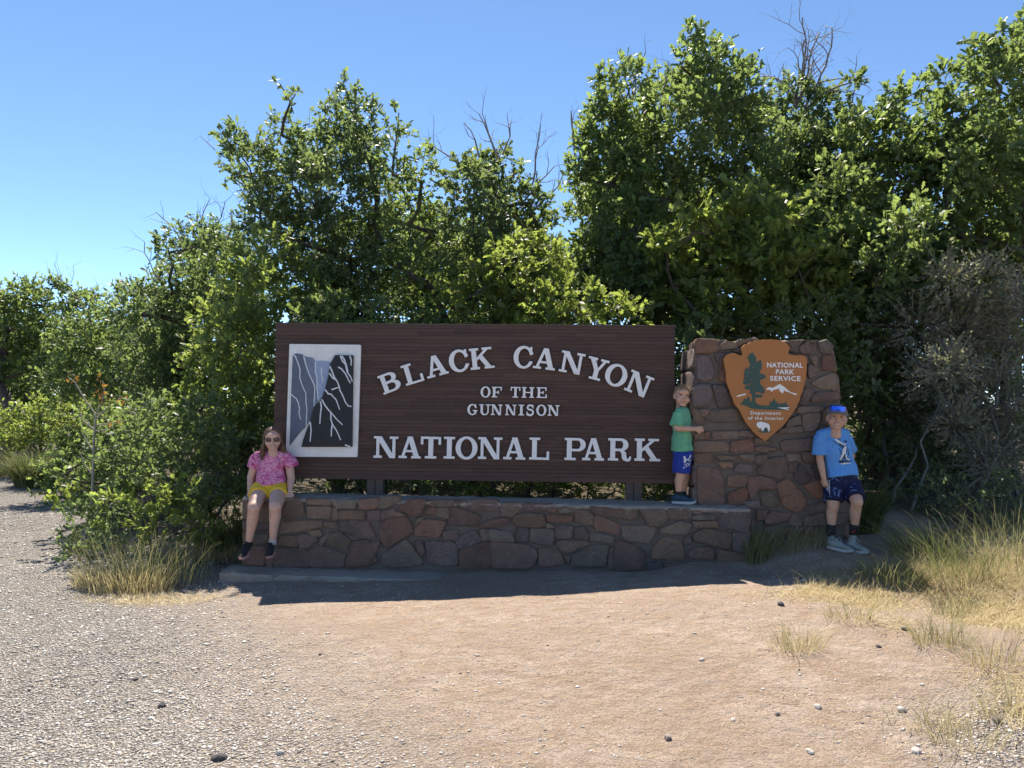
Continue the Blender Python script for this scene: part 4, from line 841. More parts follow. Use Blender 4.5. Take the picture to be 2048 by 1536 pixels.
def print_on(name, surf_me, polys, to3, direction, mat, parent, off=.0015, neg=(), step=.01):
    """flat print laid on cloth: tessellate a 2d shape and drop it on the garment surface"""
    xs = [p[0] for P in polys for p in P]; ys = [p[1] for P in polys for p in P]
    ex = [(x, y) for x in np.arange(min(xs), max(xs), step) for y in np.arange(min(ys), max(ys), step)]
    V2, F2 = tri2d(polys, neg, ex)
    bvh = BVHTree.FromPolygons([tuple(v.co) for v in surf_me.vertices], [tuple(p.vertices) for p in surf_me.polygons])
    V = []; bad = set()
    for i, (x, y) in enumerate(V2):
        o = to3(x, y); h = bvh.ray_cast(o - direction * .6, direction)
        if h[0] is None: bad.add(i); V.append(o)
        else: V.append(h[0] - direction * off)
    me = pymesh(name, V, [f for f in F2 if not any(i in bad for i in f)], True); return link(name, me, parent, mat)
def shoe(root, heel, toe, ankle, wid, ht, up, upper, sole_m, lace_m, sole_h=.022, tongue=True):
    d = (toe - heel); L = d.length; d.normalize(); up = (up - d * up.dot(d)).normalized(); s = d.cross(up)
    T = Tubes()
    prof = [(.02, .75, .62), (.10, .92, .85), (.25, .95, .95), (.40, .92, .82), (.55, .98, .62), (.70, 1.05, .48), (.84, 1.0, .38), (.95, .72, .28)]
    T.tube([heel + d * L * a + up * (sole_h + ht * c * .5) for a, b, c in prof], [(wid * b, ht * c * .5) for a, b, c in prof], ref=s, n=14)
    T.tube([heel + d * L * .2 + up * (sole_h + ht * .5), ankle], [(wid * .78, wid * .95), (wid * .72, wid * .85)], ref=s, n=12, cap=(.3, .1))
    sh = link('shoe', T.fused('shoe', .005, 3), root, upper)
    out = []
    for i in range(28):
        a = 2 * math.pi * i / 28; x = .5 - .52 * math.cos(a); w_ = wid * (1.02 + .10 * math.sin((x - .25) * 4)) * (1 if x < .9 else .95) ; out.append((x * L, math.sin(a) * w_ * (abs(math.sin(a)) ** -.35 if abs(math.sin(a)) > .01 else 1)))
    V2, F2 = tri2d([out]); V, Fs = solid2d(V2, F2, lambda x, y, z: heel + d * x + s * y + up * (z + .012 * max(0, x / L - .8) / .2), 0, sole_h + .004)
    me = pymesh('sole', V, Fs); fix_normals(me); link('sole', me, sh, sole_m)
    if lace_m is not None:
        T = Tubes()
        for a in (.36, .44, .52, .60):
            c = np.interp(a, [p[0] for p in prof], [p[2] for p in prof]); q = heel + d * L * a + up * (sole_h + ht * c + .001)
            T.tube([q - s * wid * .5 - up * .010, q + up * .003, q + s * wid * .5 - up * .010], [.0032] * 3, n=6)
        q = heel + d * L * .36 + up * (sole_h + ht * .92)
        for sg in (-1, 1): T.tube([q, q + s * sg * .02 + up * .02 + d * .005, q + s * sg * .045 + up * .004 + d * .01, q + s * sg * .03 - up * .012 + d * .02], [.003] * 4, n=6)
        link('laces', T.mesh('laces'), sh, lace_m)
    return sh
def strands(name, c, k, Mx, roots, n_each, seed, drop, rad, mat, parent):
    pass

# ------------------------------------------------------------------ girl sitting on the wall
def build_girl():
    H = lambda px, py, Y: at(px, py, Y)
    zseat = wall_top(.05) + .004
    gx_, gy_ = H(540, 975, 7.13).x, 7.13
    root = thing('person', Vector((gx_, gy_, zseat)), 'girl in a pink tie dye shirt and sunglasses sitting on the stone wall', 'person')
    T = Tubes(); X = Vector((1, 0, 0)); Y = Vector((0, 1, 0))
    hc = H(545.5, 877.5, 7.06); k = 1.0; Mx = head_frame(R_(15), R_(4), R_(-1.5))
    head(T, hc, k, Mx)
    T.tube([H(541, 978, 7.13), H(541, 962, 7.14), H(542, 942, 7.15), H(543.5, 925, 7.15), H(545, 914, 7.13)], [(.125, .09), (.12, .09), (.108, .085), (.115, .085), (.075, .06)], ref=X)
    T.tube([H(515, 918, 7.14), H(545, 909, 7.13), H(577, 917, 7.14)], [.043, .05, .043], ref=Y)
    # image-left arm, straight down, hand on the cap edge; image-right arm, hand on the edge
    eL, wL = H(501.5, 955, 7.14), H(499.5, 981, 7.07); T.tube([H(513, 918, 7.14), eL, wL], [.043, .034, .022], ref=Y)
    eR, wR = H(582.5, 957, 7.12), H(580, 983, 7.03); T.tube([H(577, 917, 7.14), eR, wR], [.043, .035, .022], ref=Y)
    hand(T, wL, Vector((.05, -.25, -1)), Vector((.3, .9, -.2)), .86, .35, side=-1)
    hand(T, wR, Vector((-.02, -.55, -.75)), Vector((0, .8, -.6)), .86, .6, side=-1)
    hipL, hipR = H(522, 978, 7.12), H(558, 978, 7.12); kL, kR = H(508, 1015, 6.80), H(551, 1013, 6.80); aL, aR = H(497.5, 1086, 6.86), H(545.5, 1082, 6.86)
    for h, kn, a in ((hipL, kL, aL), (hipR, kR, aR)):
        T.tube([h, h.lerp(kn, .5), kn], [(.082, .078), (.072, .070), (.058, .057), (.051, .051)][:3], ref=X, cap=(.55, 1.0))
        T.tube([kn, kn.lerp(a, .30) + Vector((0, .012, 0)), kn.lerp(a, .7), a], [.053, (.052, .055), .037, .029], ref=X)
    link('body', T.fused('body', .0048, 4), root, M['skin_a'])
    face(root, hc, k, Mx, M['iris_b'], M['hair_brown'], eyes=False, teeth=True)
    P = lambda x, y, z: Vector(hc) + Mx @ Vector((x * k, y * k, z * k))
    # shirt
    T = Tubes()
    T.tube([H(541.5, 972, 7.12), H(541.5, 960, 7.13), H(542, 942, 7.14), H(543.5, 926, 7.14), H(544.8, 912, 7.12), H(545.2, 907, 7.10)], [(.142, .115), (.138, .112), (.126, .102), (.132, .098), (.104, .078), (.062, .060)], ref=X, cap=(.12, .3))
    T.tube([H(513, 914, 7.14), H(545, 908, 7.13), H(578, 914, 7.14)], [.05, .052, .05], ref=Y)
    T.tube([H(514, 915, 7.14), H(508, 926, 7.14), H(504.5, 936, 7.14)], [.054, .059, .060], ref=Y, cap=(.3, .08)); T.tube([H(577, 914, 7.14), H(583, 926, 7.135), H(586, 935, 7.13)], [.054, .059, .060], ref=Y, cap=(.3, .08))
    me = T.fused('shirt', .0065, 3); folds(me, .008, 36, 2, (1, .5, 1.6)); link('shirt', me, root, M['tiedye'])
    # shorts
    T = Tubes(); T.tube([H(541, 984, 7.12), H(541, 971, 7.13)], [(.132, .108), (.136, .112)], ref=X, cap=(.4, .2))
    for h, kn in ((hipL, kL), (hipR, kR)): T.tube([h, h.lerp(kn, .28), h.lerp(kn, .40)], [(.092, .090), (.090, .086), (.091, .087)], ref=X, cap=(.4, .06))
    me = T.fused('shorts', .0065, 3); folds(me, .003, 60, 3); link('shorts', me, root, M['yellow'])
    # hair
    T = Tubes(); r2 = random.Random(7)
    def hp(x, y, z, g=1.0):      # push a local point out onto the skull
        v = Vector((x / .078, (y + .014) / .094, (z - .020) / .087)); L = v.length or 1; v = v / L * g; return (v.x * .078, v.y * .094 - .014, v.z * .087 + .020)
    for i in range(330):
        sd = r2.choice((-1, 1)); y0 = r2.uniform(-.085, .060); a0 = hp(sd * .004, y0, .10, 1.02)
        end_y = r2.uniform(-.075, .010) + (.012 if y0 > .03 else 0); g = r2.uniform(1.0, 1.07)
        p1 = hp(sd * .045, y0 * .9 - .004, .075, g); p2 = hp(sd * .076, y0 * .5 - .016, .022, g); p3 = (sd * (.080 + r2.uniform(-.004, .006)), end_y * .8 + .004, -.035)
        ln = r2.uniform(.10, .165); fl = r2.uniform(.0, .022)
        p4 = (sd * (.084 + fl * .8 + r2.uniform(-.014, .012)), end_y - .008 + r2.uniform(-.01, .01), -.035 - ln * .5); p5 = (sd * (.080 + fl * 1.9 + r2.uniform(-.026, .02)), end_y - .02 + r2.uniform(-.02, .02), -.035 - ln)
        w_ = r2.uniform(.003, .0065); T.tube([P(*q) for q in (a0, p1, p2, p3, p4, p5)], [w_ * .8, w_, w_, w_ * .9, w_ * .8, w_ * .35], n=5, cap=(.3, .8))
    T.ell(P(0, -.022, .024), (.076 * k, .088 * k, .083 * k), Mx)
    for i in range(60):      # back
        x = r2.uniform(-.065, .065); T.tube([P(*q) for q in (hp(x * .4, -.05, .09), hp(x, -.09, .04), (x * 1.1, -.085, -.04), (x * 1.2, -.07, -.13))], [.008, .009, .009, .004], n=5)
    link('hair', T.mesh('hair'), root, M['hair_brown'])
    # sunglasses
    T = Tubes()
    for s in (-1, 1): T.ell(P(s * .031, .0765, .000), (.026 * k, .005 * k, .0185 * k), Mx @ Matrix.Rotation(-s * .22, 3, 'Z'), 18, 10)
    g = link('sunglasses', T.mesh('sunglasses'), root, M['lens_brown'])
    T = Tubes()
    for s in (-1, 1):
        ring = [P(s * .031 + .0275 * math.cos(a), .0775 - .0065 * (math.cos(a) * s > 0) * abs(math.cos(a)), .0195 * math.sin(a)) for a in np.linspace(0, 2 * math.pi, 17)]
        T.tube(ring, [.0028 * k] * 17, n=6); T.tube([P(s * .057, .070, .006), P(s * .073, .035, .006), P(s * .076, -.005, .002)], [.003 * k] * 3, n=6)
    T.tube([P(-.006, .083, .003), P(.006, .083, .003)], [.003 * k] * 2, n=6); link('sunglass_frame', T.mesh('sunglass_frame'), g, M['frame_brown'])
    # ankle socks and shoes
    for a, heel, toe, up, nm in ((aL, H(498.5, 1100, 6.90), H(482.5, 1122, 6.72), Vector((-.1, -.62, .75)), 0), (aR, H(545, 1097, 6.90), H(538.5, 1119, 6.76), Vector((-.05, -.72, .65)), 1)):
        T = Tubes(); T.tube([a + Vector((0, 0, -.03)), a + Vector((0, 0, .018))], [.036, .034], ref=X, cap=(.1, .05)); link('sock', T.mesh('sock'), root, M['sock_white'] if nm else M['shoe_black'])
        shoe(root, heel, toe, a + Vector((0, 0, -.012)), .037, .072, up, M['shoe_black'], M['sole_pink'], M['black'], .02)
build_girl()
# ------------------------------------------------------------------ small boy on the wall hugging the pillar
def build_small_boy():
    H = lambda px, py, Y: at(px, py, Y); X = Vector((1, 0, 0)); Y = Vector((0, 1, 0)); YB = 7.03
    foot = H(1368, 1007, YB); zt_ = foot.z
    root = thing('person', foot, 'small boy in a green shirt standing on the wall hugging the stone pillar', 'person')
    T = Tubes(); hc = H(1364.5, 792, YB); k = .98; Mx = head_frame(R_(0), R_(0), R_(5)); head(T, hc, k, Mx)
    # torso seen from its right side, chest to +X
    T.tube([H(1366, 908, YB), H(1364, 888, YB), H(1363, 862, YB), H(1363, 838, YB), H(1365, 824, YB)], [(.080, .105), (.076, .10), (.074, .098), (.076, .10), (.055, .07)], ref=X)
    T.tube([H(1360, 829, YB - .09), H(1365, 822, YB), H(1366, 829, YB + .10)], [.040, .045, .040], ref=X)
    sh, el, wr = H(1357, 829, YB - .10), H(1353, 856, YB - .13), H(1391, 858, YB - .17)
    T.tube([sh, sh.lerp(el, .5), el], [.038, .034, .030], ref=X); T.tube([el, el.lerp(wr, .4), wr], [.031, .030, .021], ref=Y)
    hand(T, wr, Vector((1, .10, .02)), Vector((.15, .9, -.1)), .84, .45, side=1, spread=.3)
    s2, e2, w2 = H(1368, 829, YB + .10), H(1384, 845, YB + .22), H(1372, 842, YB + .42); T.tube([s2, e2, w2], [.038, .031, .022], ref=X)
    hand(T, w2, Vector((.3, 1, 0)), Vector((1, -.2, 0)), .84, .4, side=1)
    for dy, kx, ax in ((-.05, 1361, 1357.5), (.06, 1372, 1366)):
        h, kn, an = H(1364, 908, YB + dy), H(kx, 951, YB + dy), H(ax, 986, YB + dy)
        T.tube([h, h.lerp(kn, .5), kn], [.068, .060, .046], ref=X); T.tube([kn, kn.lerp(an, .3) + Vector((-.008, 0, 0)), an], [.043, .043, .027], ref=X)
    link('body', T.fused('body', .0048, 4), root, M['skin_b'])
    face(root, hc, k, Mx, M['iris_b'], M['hair_blond'], True, False, .021, .6)
    P = lambda x, y, z: Vector(hc) + Mx @ Vector((x * k, y * k, z * k))
    T = Tubes()     # shirt
    T.tube([H(1365.5, 900, YB), H(1364.5, 885, YB), H(1364, 862, YB), H(1364, 840, YB), H(1365, 825, YB), H(1365.5, 818, YB)], [(.100, .128), (.094, .120), (.087, .113), (.088, .112), (.066, .085), (.054, .058)], ref=X, cap=(.10, .3))
    T.tube([H(1359, 827, YB - .09), H(1365, 821, YB), H(1366, 827, YB + .10)], [.048, .048, .048], ref=X)
    T.tube([sh + Vector((0, 0, .01)), sh.lerp(el, .45), sh.lerp(el, .82)], [.050, .058, .061], ref=X, cap=(.3, .08)); T.tube([s2, s2.lerp(e2, .7)], [.05, .055], ref=X, cap=(.3, .08))
    sm = T.fused('shirt', .006, 3); folds(sm, .0075, 34, 5, (1, .6, 1.5)); link('shirt', sm, root, M['green_tee'])
    T = Tubes()
    T.tube([H(1366, 914, YB), H(1365, 898, YB)], [(.088, .118), (.088, .118)], ref=X, cap=(.3, .2))
    for dy, kx in ((-.055, 1362.5), (.06, 1370)): T.tube([H(1365, 908, YB + dy), H(kx + .5, 930, YB + dy), H(kx, 945, YB + dy)], [.082, .083, .085], ref=X, cap=(.4, .06))
    so = T.fused('shorts', .006, 3); folds(so, .004, 40, 6, (1.4, .8, .6)); link('shorts', so, root, M['royal'])
    # white logo on the shorts and faded print on the shirt
    D = ray(1376, 925).normalized()
    def t3(u, v): return at(1300 + u / 5.12, 740 + v / 5.12, YB)
    lg = [[(342,885),(362,882),(366,905),(380,915),(400,900),(410,868),(418,868),(418,890),(404,912),(392,918),(404,925),(418,915),(420,930),(404,935),(385,925),(368,930),(368,950),(348,952),(346,930),(352,915),(345,905)]]
    lt = []
    for x0 in (335, 362, 384, 402): lt += [[(x0, 1012 - (x0 - 335) * .55), (x0 + 14, 985 - (x0 - 335) * .55), (x0 + 20, 1000 - (x0 - 335) * .55), (x0 + 8, 1008 - (x0 - 335) * .55)]]
    lt += [[(352 + i * 14, 972 - i * 6), (360 + i * 14, 962 - i * 6), (364 + i * 14, 968 - i * 6), (356 + i * 14, 978 - i * 6)] for i in range(4)]
    print_on('logo', so, lg + lt, t3, D, M['print_white'], root, .002, step=12)
    sp = []
    r2 = random.Random(2)
    for j in range(7):
        for i in range(5):
            u, v = 362 + i * 14, 435 + j * 19 + i * 2; sp.append([(u, v), (u + r2.uniform(5, 11), v + r2.uniform(-2, 3)), (u + r2.uniform(5, 10), v + r2.uniform(6, 12)), (u + r2.uniform(-2, 3), v + r2.uniform(5, 10))])
    print_on('shirt_print', sm, sp, t3, ray(1376, 840).normalized(), M['print_green'], root, .002, step=12)
    # hair: close cropped shell
    T = Tubes(); 
    hair_shell(root, P, Mx, k, M['hair_blond'], 12)
    T = Tubes(); T.tube([P(.035, .085, -.075), P(.042, .075, -.11), P(.05, .06, -.15)], [.002] * 3, n=6)
    for dy, ax, hx in ((-.05, 1357.5, 0), (.06, 1366, 8)):
        an = H(ax, 986, YB + dy)
        T = Tubes(); T.tube([an + Vector((0, 0, -.05)), an + Vector((0, 0, .015))], [.034, .033], ref=X, cap=(.1, .05)); link('sock', T.mesh('sock'), root, M['black'])
        heel = H(1344 + hx, 1004, YB + dy); toe = H(1391 + hx * .4, 1007, YB + dy - .03); zb = wall_top(.86) + .006; heel.z = zb; toe.z = zb
        shoe(root, heel, toe, an + Vector((0, 0, -.03)), .037, .070, Vector((0, 0, 1)), M['shoe_teal'], M['sole_pale'], M['shoe_teal'], .02)
def hair_shell(root, P, Mx, k, mat, seed, cover=0):
    """cropped hair: an offset skull cap with a hairline, plus many short tufts"""
    r2 = random.Random(seed); V = []; Fs = []; n, m = 40, 16
    def line(th):      # lowest polar angle reached, th=0 is face
        a = abs((th + math.pi) % (2 * math.pi) - math.pi)
        return np.interp(a, [0, .5, .85, 1.15, 1.5, 1.9, 3.14], [1.02, 1.05, 1.15, 1.62, 1.50, 1.95, 2.15])
    for i in range(m + 1):
        for j in range(n):
            th = 2 * math.pi * j / n; ph = line(th) * i / m; g = 1.04 + r2.uniform(-.006, .012) if i < m else .99
            V.append(P(.0735 * g * math.sin(ph) * math.sin(th), .089 * g * math.sin(ph) * math.cos(th) - .014, .081 * g * math.cos(ph) + .022))
    for i in range(m):
        for j in range(n): Fs.append((i * n + j, (i + 1) * n + j, (i + 1) * n + (j + 1) % n, i * n + (j + 1) % n))
    T = Tubes(); T.V = V; T.F = Fs
    for _ in range(420):
        th = r2.uniform(0, 6.283); ph = line(th) * r2.uniform(.02, .97) ** .7
        d = Vector((math.sin(ph) * math.sin(th), math.sin(ph) * math.cos(th), math.cos(ph))); b = Vector((.0735 * d.x * 1.02, .089 * d.y * 1.02 - .014, .081 * d.z * 1.02 + .022))
        e_ = b + d * .007 + Vector((r2.uniform(-.004, .004), .006, r2.uniform(-.004, .002))); T.tube([P(*b), P(*e_)], [.003 * k, .0014 * k], n=4, cap=(.2, .8))
    link('hair', T.mesh('hair'), root, mat)
build_small_boy()
# ------------------------------------------------------------------ older boy leaning on the pillar
def build_big_boy():
    H = lambda px, py, Y: at(px, py, Y); X = Vector((1, 0, 0)); Y = Vector((0, 1, 0))
    foot = H(1690, 1098, 6.62); gz_ = gz1(foot.x, foot.y)
    root = thing('person', foot, 'older boy in a cap and sky blue shirt leaning against the stone pillar', 'person')
    T = Tubes(); hc = H(1673.5, 836, 6.74); k = 1.06; Mx = head_frame(R_(-19), R_(-3), R_(5)); head(T, hc, k, Mx)
    T.tube([H(1686, 962, 6.78), H(1682, 940, 6.80), H(1676, 912, 6.81), H(1671, 888, 6.81), H(1669, 871, 6.79)], [(.115, .085), (.112, .085), (.105, .08), (.115, .085), (.08, .062)], ref=X)
    T.tube([H(1639, 876, 6.80), H(1668, 864, 6.79), H(1692, 873, 6.82)], [.042, .05, .042], ref=Y)
    sh, el, wr = H(1638, 876, 6.79), H(1639.5, 916, 6.80), H(1647.5, 957, 6.74)
    T.tube([sh, sh.lerp(el, .5), el], [.041, .037, .032], ref=Y); T.tube([el, el.lerp(wr, .35), wr], [.033, .033, .022], ref=Y)
    hand(T, wr, Vector((.18, -.1, -1)), Vector((.75, .5, 0)), .92, .45, side=1)
    s2, e2, w2 = H(1692, 874, 6.82), H(1703, 912, 6.93), H(1690, 950, 6.93); T.tube([s2, e2, w2], [.041, .032, .022], ref=Y); hand(T, w2, Vector((-.5, .2, -.6)), Vector((0, 1, 0)), .9, .4)
    hL, kL, aL = H(1667, 966, 6.78), H(1666, 1012, 6.70), H(1661.5, 1062, 6.70)
    hR, kR, aR = H(1700, 966, 6.78), H(1714, 1004, 6.60), H(1708, 1060, 6.66)
    for h, kn, a in ((hL, kL, aL), (hR, kR, aR)):
        T.tube([h, h.lerp(kn, .5), kn], [.076, .066, .050], ref=X, cap=(.55, 1.0)); T.tube([kn, kn.lerp(a, .30) + Vector((0, .015, 0)), kn.lerp(a, .7), a], [.047, .048, .036, .030], ref=X)
    link('body', T.fused('body', .005, 4), root, M['skin_c'])
    face(root, hc, k, Mx, M['iris_b'], M['hair_dark'], True, True, .026, .7)
    P = lambda x, y, z: Vector(hc) + Mx @ Vector((x * k, y * k, z * k))
    T = Tubes()
    T.tube([H(1686, 954, 6.77), H(1683, 938, 6.79), H(1677, 912, 6.80), H(1671, 888, 6.80), H(1669, 871, 6.79), H(1671, 863, 6.77)], [(.142, .108), (.132, .105), (.120, .098), (.128, .098), (.104, .084), (.060, .060)], ref=X, cap=(.10, .3))
    T.tube([H(1639, 872, 6.80), H(1668, 863, 6.79), H(1691, 870, 6.82)], [.053, .056, .055], ref=Y)
    T.tube([sh + Vector((.01, 0, .015)), sh.lerp(el, .45), sh.lerp(el, .80)], [.052, .062, .066], ref=Y, cap=(.3, .08)); T.tube([s2, s2.lerp(e2, .7)], [.052, .058], ref=Y, cap=(.3, .08))
    sm = T.fused('shirt', .0065, 3); folds(sm, .0065, 28, 9, (1.2, .6, 1.4)); link('shirt', sm, root, M['blue_tee'])
    T = Tubes(); T.tube([H(1687, 970, 6.77), H(1686, 952, 6.77)], [(.125, .10), (.125, .10)], ref=X, cap=(.3, .2))
    T.tube([hL, hL.lerp(kL, .5), hL.lerp(kL, .80)], [.088, .088, .088], ref=X, cap=(.4, .06)); T.tube([hR, hR.lerp(kR, .5), hR.lerp(kR, .80)], [.088, .086, .084], ref=X, cap=(.4, .06))
    so = T.fused('shorts', .0065, 3); folds(so, .005, 34, 10, (1.4, 1, .6)); link('shorts', so, root, M['splash'])
    def t3(u, v): return at(1560 + u / 4.267, 780 + v / 4.267, 6.7)
    st = []
    for o in (0, 11, 22): st += stroke([(402 + o * 1.0, 765), (400 + o, 850), (408 + o * .95, 950)], 4.5)
    print_on('stripes', so, st, t3, ray(1656, 985).normalized(), M['print_white'], root, .002, step=14)
    def t5(u, v): return at(1520 + u / 8, 862 + v / 8, 6.7)
    D = ray(1685, 905).normalized()
    navy = [[(1120,130),(1200,170),(1320,270),(1330,300),(1240,215),(1180,170)],[(1260,180),(1340,230),(1370,250),(1330,270),(1270,215)],[(1340,170),(1360,145),(1385,150),(1390,190),(1370,195),(1360,180)],[(1380,200),(1392,240),(1395,330),(1380,360),(1372,300)],
            [(1255,480),(1285,462),(1320,470),(1400,470),(1450,485),(1460,500),(1380,505),(1290,520),(1262,505)],[(1340,370),(1372,380),(1385,430),(1360,470),(1345,430),(1330,470),(1310,460)],[(1240,110),(1262,118),(1300,160),(1280,150)],[(1290,330),(1310,350),(1300,380),(1285,360)],[(1250,270),(1290,300),(1310,340),(1280,320)],[(1395,400),(1425,445),(1460,465),(1470,480),(1420,465),(1390,440)],[(1400,250),(1420,330),(1430,420),(1412,380),(1402,310)]]
    r2 = random.Random(6)
    for _ in range(26):
        u, v = r2.uniform(1150, 1330), r2.uniform(110, 460); z = r2.uniform(3, 9)
        if u < 1180 + (v - 110) * .5 and v > 260: continue
        navy.append([(u, v), (u + z, v - z * .5), (u + z * 1.3, v + z), (u + z * .2, v + z * 1.1)])
    white = [[(1330,290),(1360,240),(1385,245),(1382,300),(1372,360),(1350,370),(1320,430),(1285,470),(1275,460),(1300,410),(1315,350)],[(1355,200),(1375,190),(1382,215),(1362,225)],[(1365,385),(1385,380),(1395,430),(1440,455),(1430,470),(1385,455),(1372,420)],[(1200,120),(1260,150),(1350,215),(1350,235),(1260,185),(1200,145)],[(1280,520),(1370,505),(1460,512),(1450,525),(1300,535)]]
    print_on('shirt_print', sm, navy, t5, D, M['print_navy'], root, .0018, step=16); print_on('shirt_print', sm, white, t5, D, M['print_white'], root, .003, step=16)
    # cropped hair below the cap, cap, visor sunglasses on the cap
    hair_shell(root, P, Mx, k, M['hair_dark'], 14)
    V = []; n, m = 28, 10
    for i in range(m + 1):
        for j in range(n):
            th = 2 * math.pi * j / n; ph = 1.48 * i / m; V.append(P(.083 * math.sin(ph) ** .85 * math.sin(th), .098 * math.sin(ph) ** .85 * math.cos(th) - .014, .088 * math.cos(ph) + .030))
    for j in range(n):
        th = 2 * math.pi * j / n; V.append(P(.081 * math.sin(th), .096 * math.cos(th) - .014, .026))
    Fs = [(i * n + j, (i + 1) * n + j, (i + 1) * n + (j + 1) % n, i * n + (j + 1) % n) for i in range(m + 1) for j in range(n)]
    me = pymesh('cap', V, Fs, True); fix_normals(me); cp = link('cap', me, root, M['cap_grey'])
    out = [(.084 * math.sin(a), .070 + .085 * math.cos(a) * .9) for a in np.linspace(-1.5, 1.5, 15)] + [(.078 * math.sin(a), .055 + .035 * math.cos(a)) for a in np.linspace(1.5, -1.5, 15)]
    V2, F2 = tri2d([out], extra=[(x, y) for x in np.arange(-.07, .08, .015) for y in np.arange(.06, .15, .012)])
    V, Fs = solid2d(V2, F2, lambda x, y, d: P(x, y, .046 - (y - .075) * .30 - x * x * 3.6 + d), .004, -.004); me = pymesh('brim', V, Fs); fix_normals(me); link('brim', me, cp, M['cap_grey'])
    V = []; Fs = []; n = 16
    for i in range(n + 1):
        a = -.80 + 1.6 * i / n; hgt = .019 * (1 - .25 * abs(a) ** 3)
        for z in (-hgt - .002, 0, hgt): V.append(P(.084 * math.sin(a), .100 * math.cos(a) - .008, .072 + z - abs(z) * 0 + (.004 if z > 0 else 0)))
        for z in (hgt, 0, -hgt): V.append(P(.080 * math.sin(a), .095 * math.cos(a) - .008, .072 + z))
    for i in range(n):
        for j in range(6): Fs.append((i * 6 + j, (i + 1) * 6 + j, (i + 1) * 6 + (j + 1) % 6, i * 6 + (j + 1) % 6))
    Fs += [(5, 4, 3, 2, 1, 0), tuple(n * 6 + j for j in range(6))]
    me = pymesh('sunglasses', V, Fs); fix_normals(me); g = link('sunglasses', me, root, M['visor'])
    T = Tubes(); T.tube([P(.085 * math.sin(a), .101 * math.cos(a) - .008, .095) for a in np.linspace(-.8, .8, 13)], [.003 * k] * 13, n=6)
    for s in (-1, 1): T.tube([P(s * .061, .060, .088), P(s * .088, .0, .078), P(s * .088, -.05, .070)], [.0032 * k] * 3, n=6)
    T.tube([P(-.010, .0945, .052), P(0, .0955, .066), P(.010, .0945, .052)], [.004 * k] * 3, n=6)
    link('sunglass_frame', T.mesh('sunglass_frame'), g, M['black'])
    for a, kn, heel, toe, red in ((aL, kL, H(1655, 1100, 6.68), H(1706, 1105, 6.52), 0), (aR, kR, H(1693, 1091, 6.66), H(1737, 1101, 6.50), 1)):
        for q in (heel, toe): q.z = gzs(np.array([q.x]), np.array([q.y]))[0] + .004
        d = (kn - a).normalized(); T = Tubes(); T.tube([a - d * .045, a + d * .02, a + d * .055], [.037, .038, .043], ref=X, cap=(.1, .05)); sk = link('sock', T.mesh('sock'), root, M['black'])
        if red: T = Tubes(); T.tube([a + Vector((-.030, -.026, -.02)), a + Vector((-.008, -.038, .0)), a + Vector((.014, -.036, .02))][::-1], [.0035] * 3, n=6); link('stripe', T.mesh('stripe'), sk, M['stripe_red'])
        shoe(root, heel, toe, a - d * .045, .040, .072, Vector((0, 0, 1)), M['shoe_grey'], M['sole_pale'], M['lace_pale'], .021)
build_big_boy()
# ------------------------------------------------------------------ plants
rng = np.random.RandomState(42)
def unit(a): return a / (np.linalg.norm(a, axis=-1, keepdims=True) + 1e-9)
# lobed oak leaf: two half blades folded on the midrib
_LV = np.array([(0, 0, 0), (.22, .16, .02), (.34, .10, .01), (.52, .30, .05), (.62, .14, .02), (.82, .24, .03), (1, 0, -.04), (.22, -.16, .02), (.34, -.10, .01), (.52, -.30, .05), (.62, -.14, .02), (.82, -.24, .03)], float)
_LF = np.array([(0, 2, 1), (0, 4, 2), (2, 4, 3), (0, 6, 4), (4, 6, 5), (0, 7, 8), (0, 8, 10), (8, 9, 10), (0, 10, 6), (10, 11, 6)])
_SV = np.array([(0, 0, 0), (.45, .24, .04), (1, 0, -.05), (.45, -.24, .04)], float); _SF = np.array([(0, 2, 1), (0, 3, 2)])
def leaf_mesh(name, base, ax, nrm, size, tint, simple_=False):
    LV, LF = (_SV, _SF) if simple_ else (_LV, _LF)
    ax = unit(ax); nrm = unit(nrm - ax * (nrm * ax).sum(1, keepdims=True)); sd = np.cross(nrm, ax); n = len(base)
    V = base[:, None, :] + size[:, None, None] * (LV[None, :, 0:1] * ax[:, None, :] + LV[None, :, 1:2] * sd[:, None, :] + LV[None, :, 2:3] * nrm[:, None, :])
    F = (LF[None] + (np.arange(n) * len(LV))[:, None, None]).reshape(-1, 3)
    return npmesh(name, V.reshape(-1, 3), F, np.repeat(tint, len(LV)))
def prisms(A, B, ra, rb, k=3):
    """tapered k-sided sticks"""
    n = len(A); t = unit(B - A); h = np.where(np.abs(t[:, 2:3]) < .9, np.array([[0, 0, 1.]]), np.array([[1., 0, 0]])); u = unit(np.cross(t, h)); v = np.cross(t, u)
    th = np.arange(k) * 2 * math.pi / k; ring = np.cos(th)[None, :, None] * u[:, None, :] + np.sin(th)[None, :, None] * v[:, None, :]
    V = np.concatenate([A[:, None, :] + ring * ra[:, None, None], B[:, None, :] + ring * rb[:, None, None]], 1).reshape(-1, 3)
    b = (np.arange(n) * 2 * k)[:, None]; F = []
    for j in range(k):
        j2 = (j + 1) % k; F.append(np.concatenate([b + j, b + j2, b + k + j2, b + k + j], 1))
    return V, np.stack(F, 1).reshape(-1, 4)
class Sticks:
    def __init__(s): s.A = []; s.B = []; s.ra = []; s.rb = []
    def add(s, a, b, ra, rb): s.A.append(a); s.B.append(b); s.ra.append(ra); s.rb.append(rb)
    def mesh(s, name, k=5):
        V, F = prisms(np.array(s.A), np.array(s.B), np.array(s.ra), np.array(s.rb), k); return npmesh(name, V, F, smooth=True)
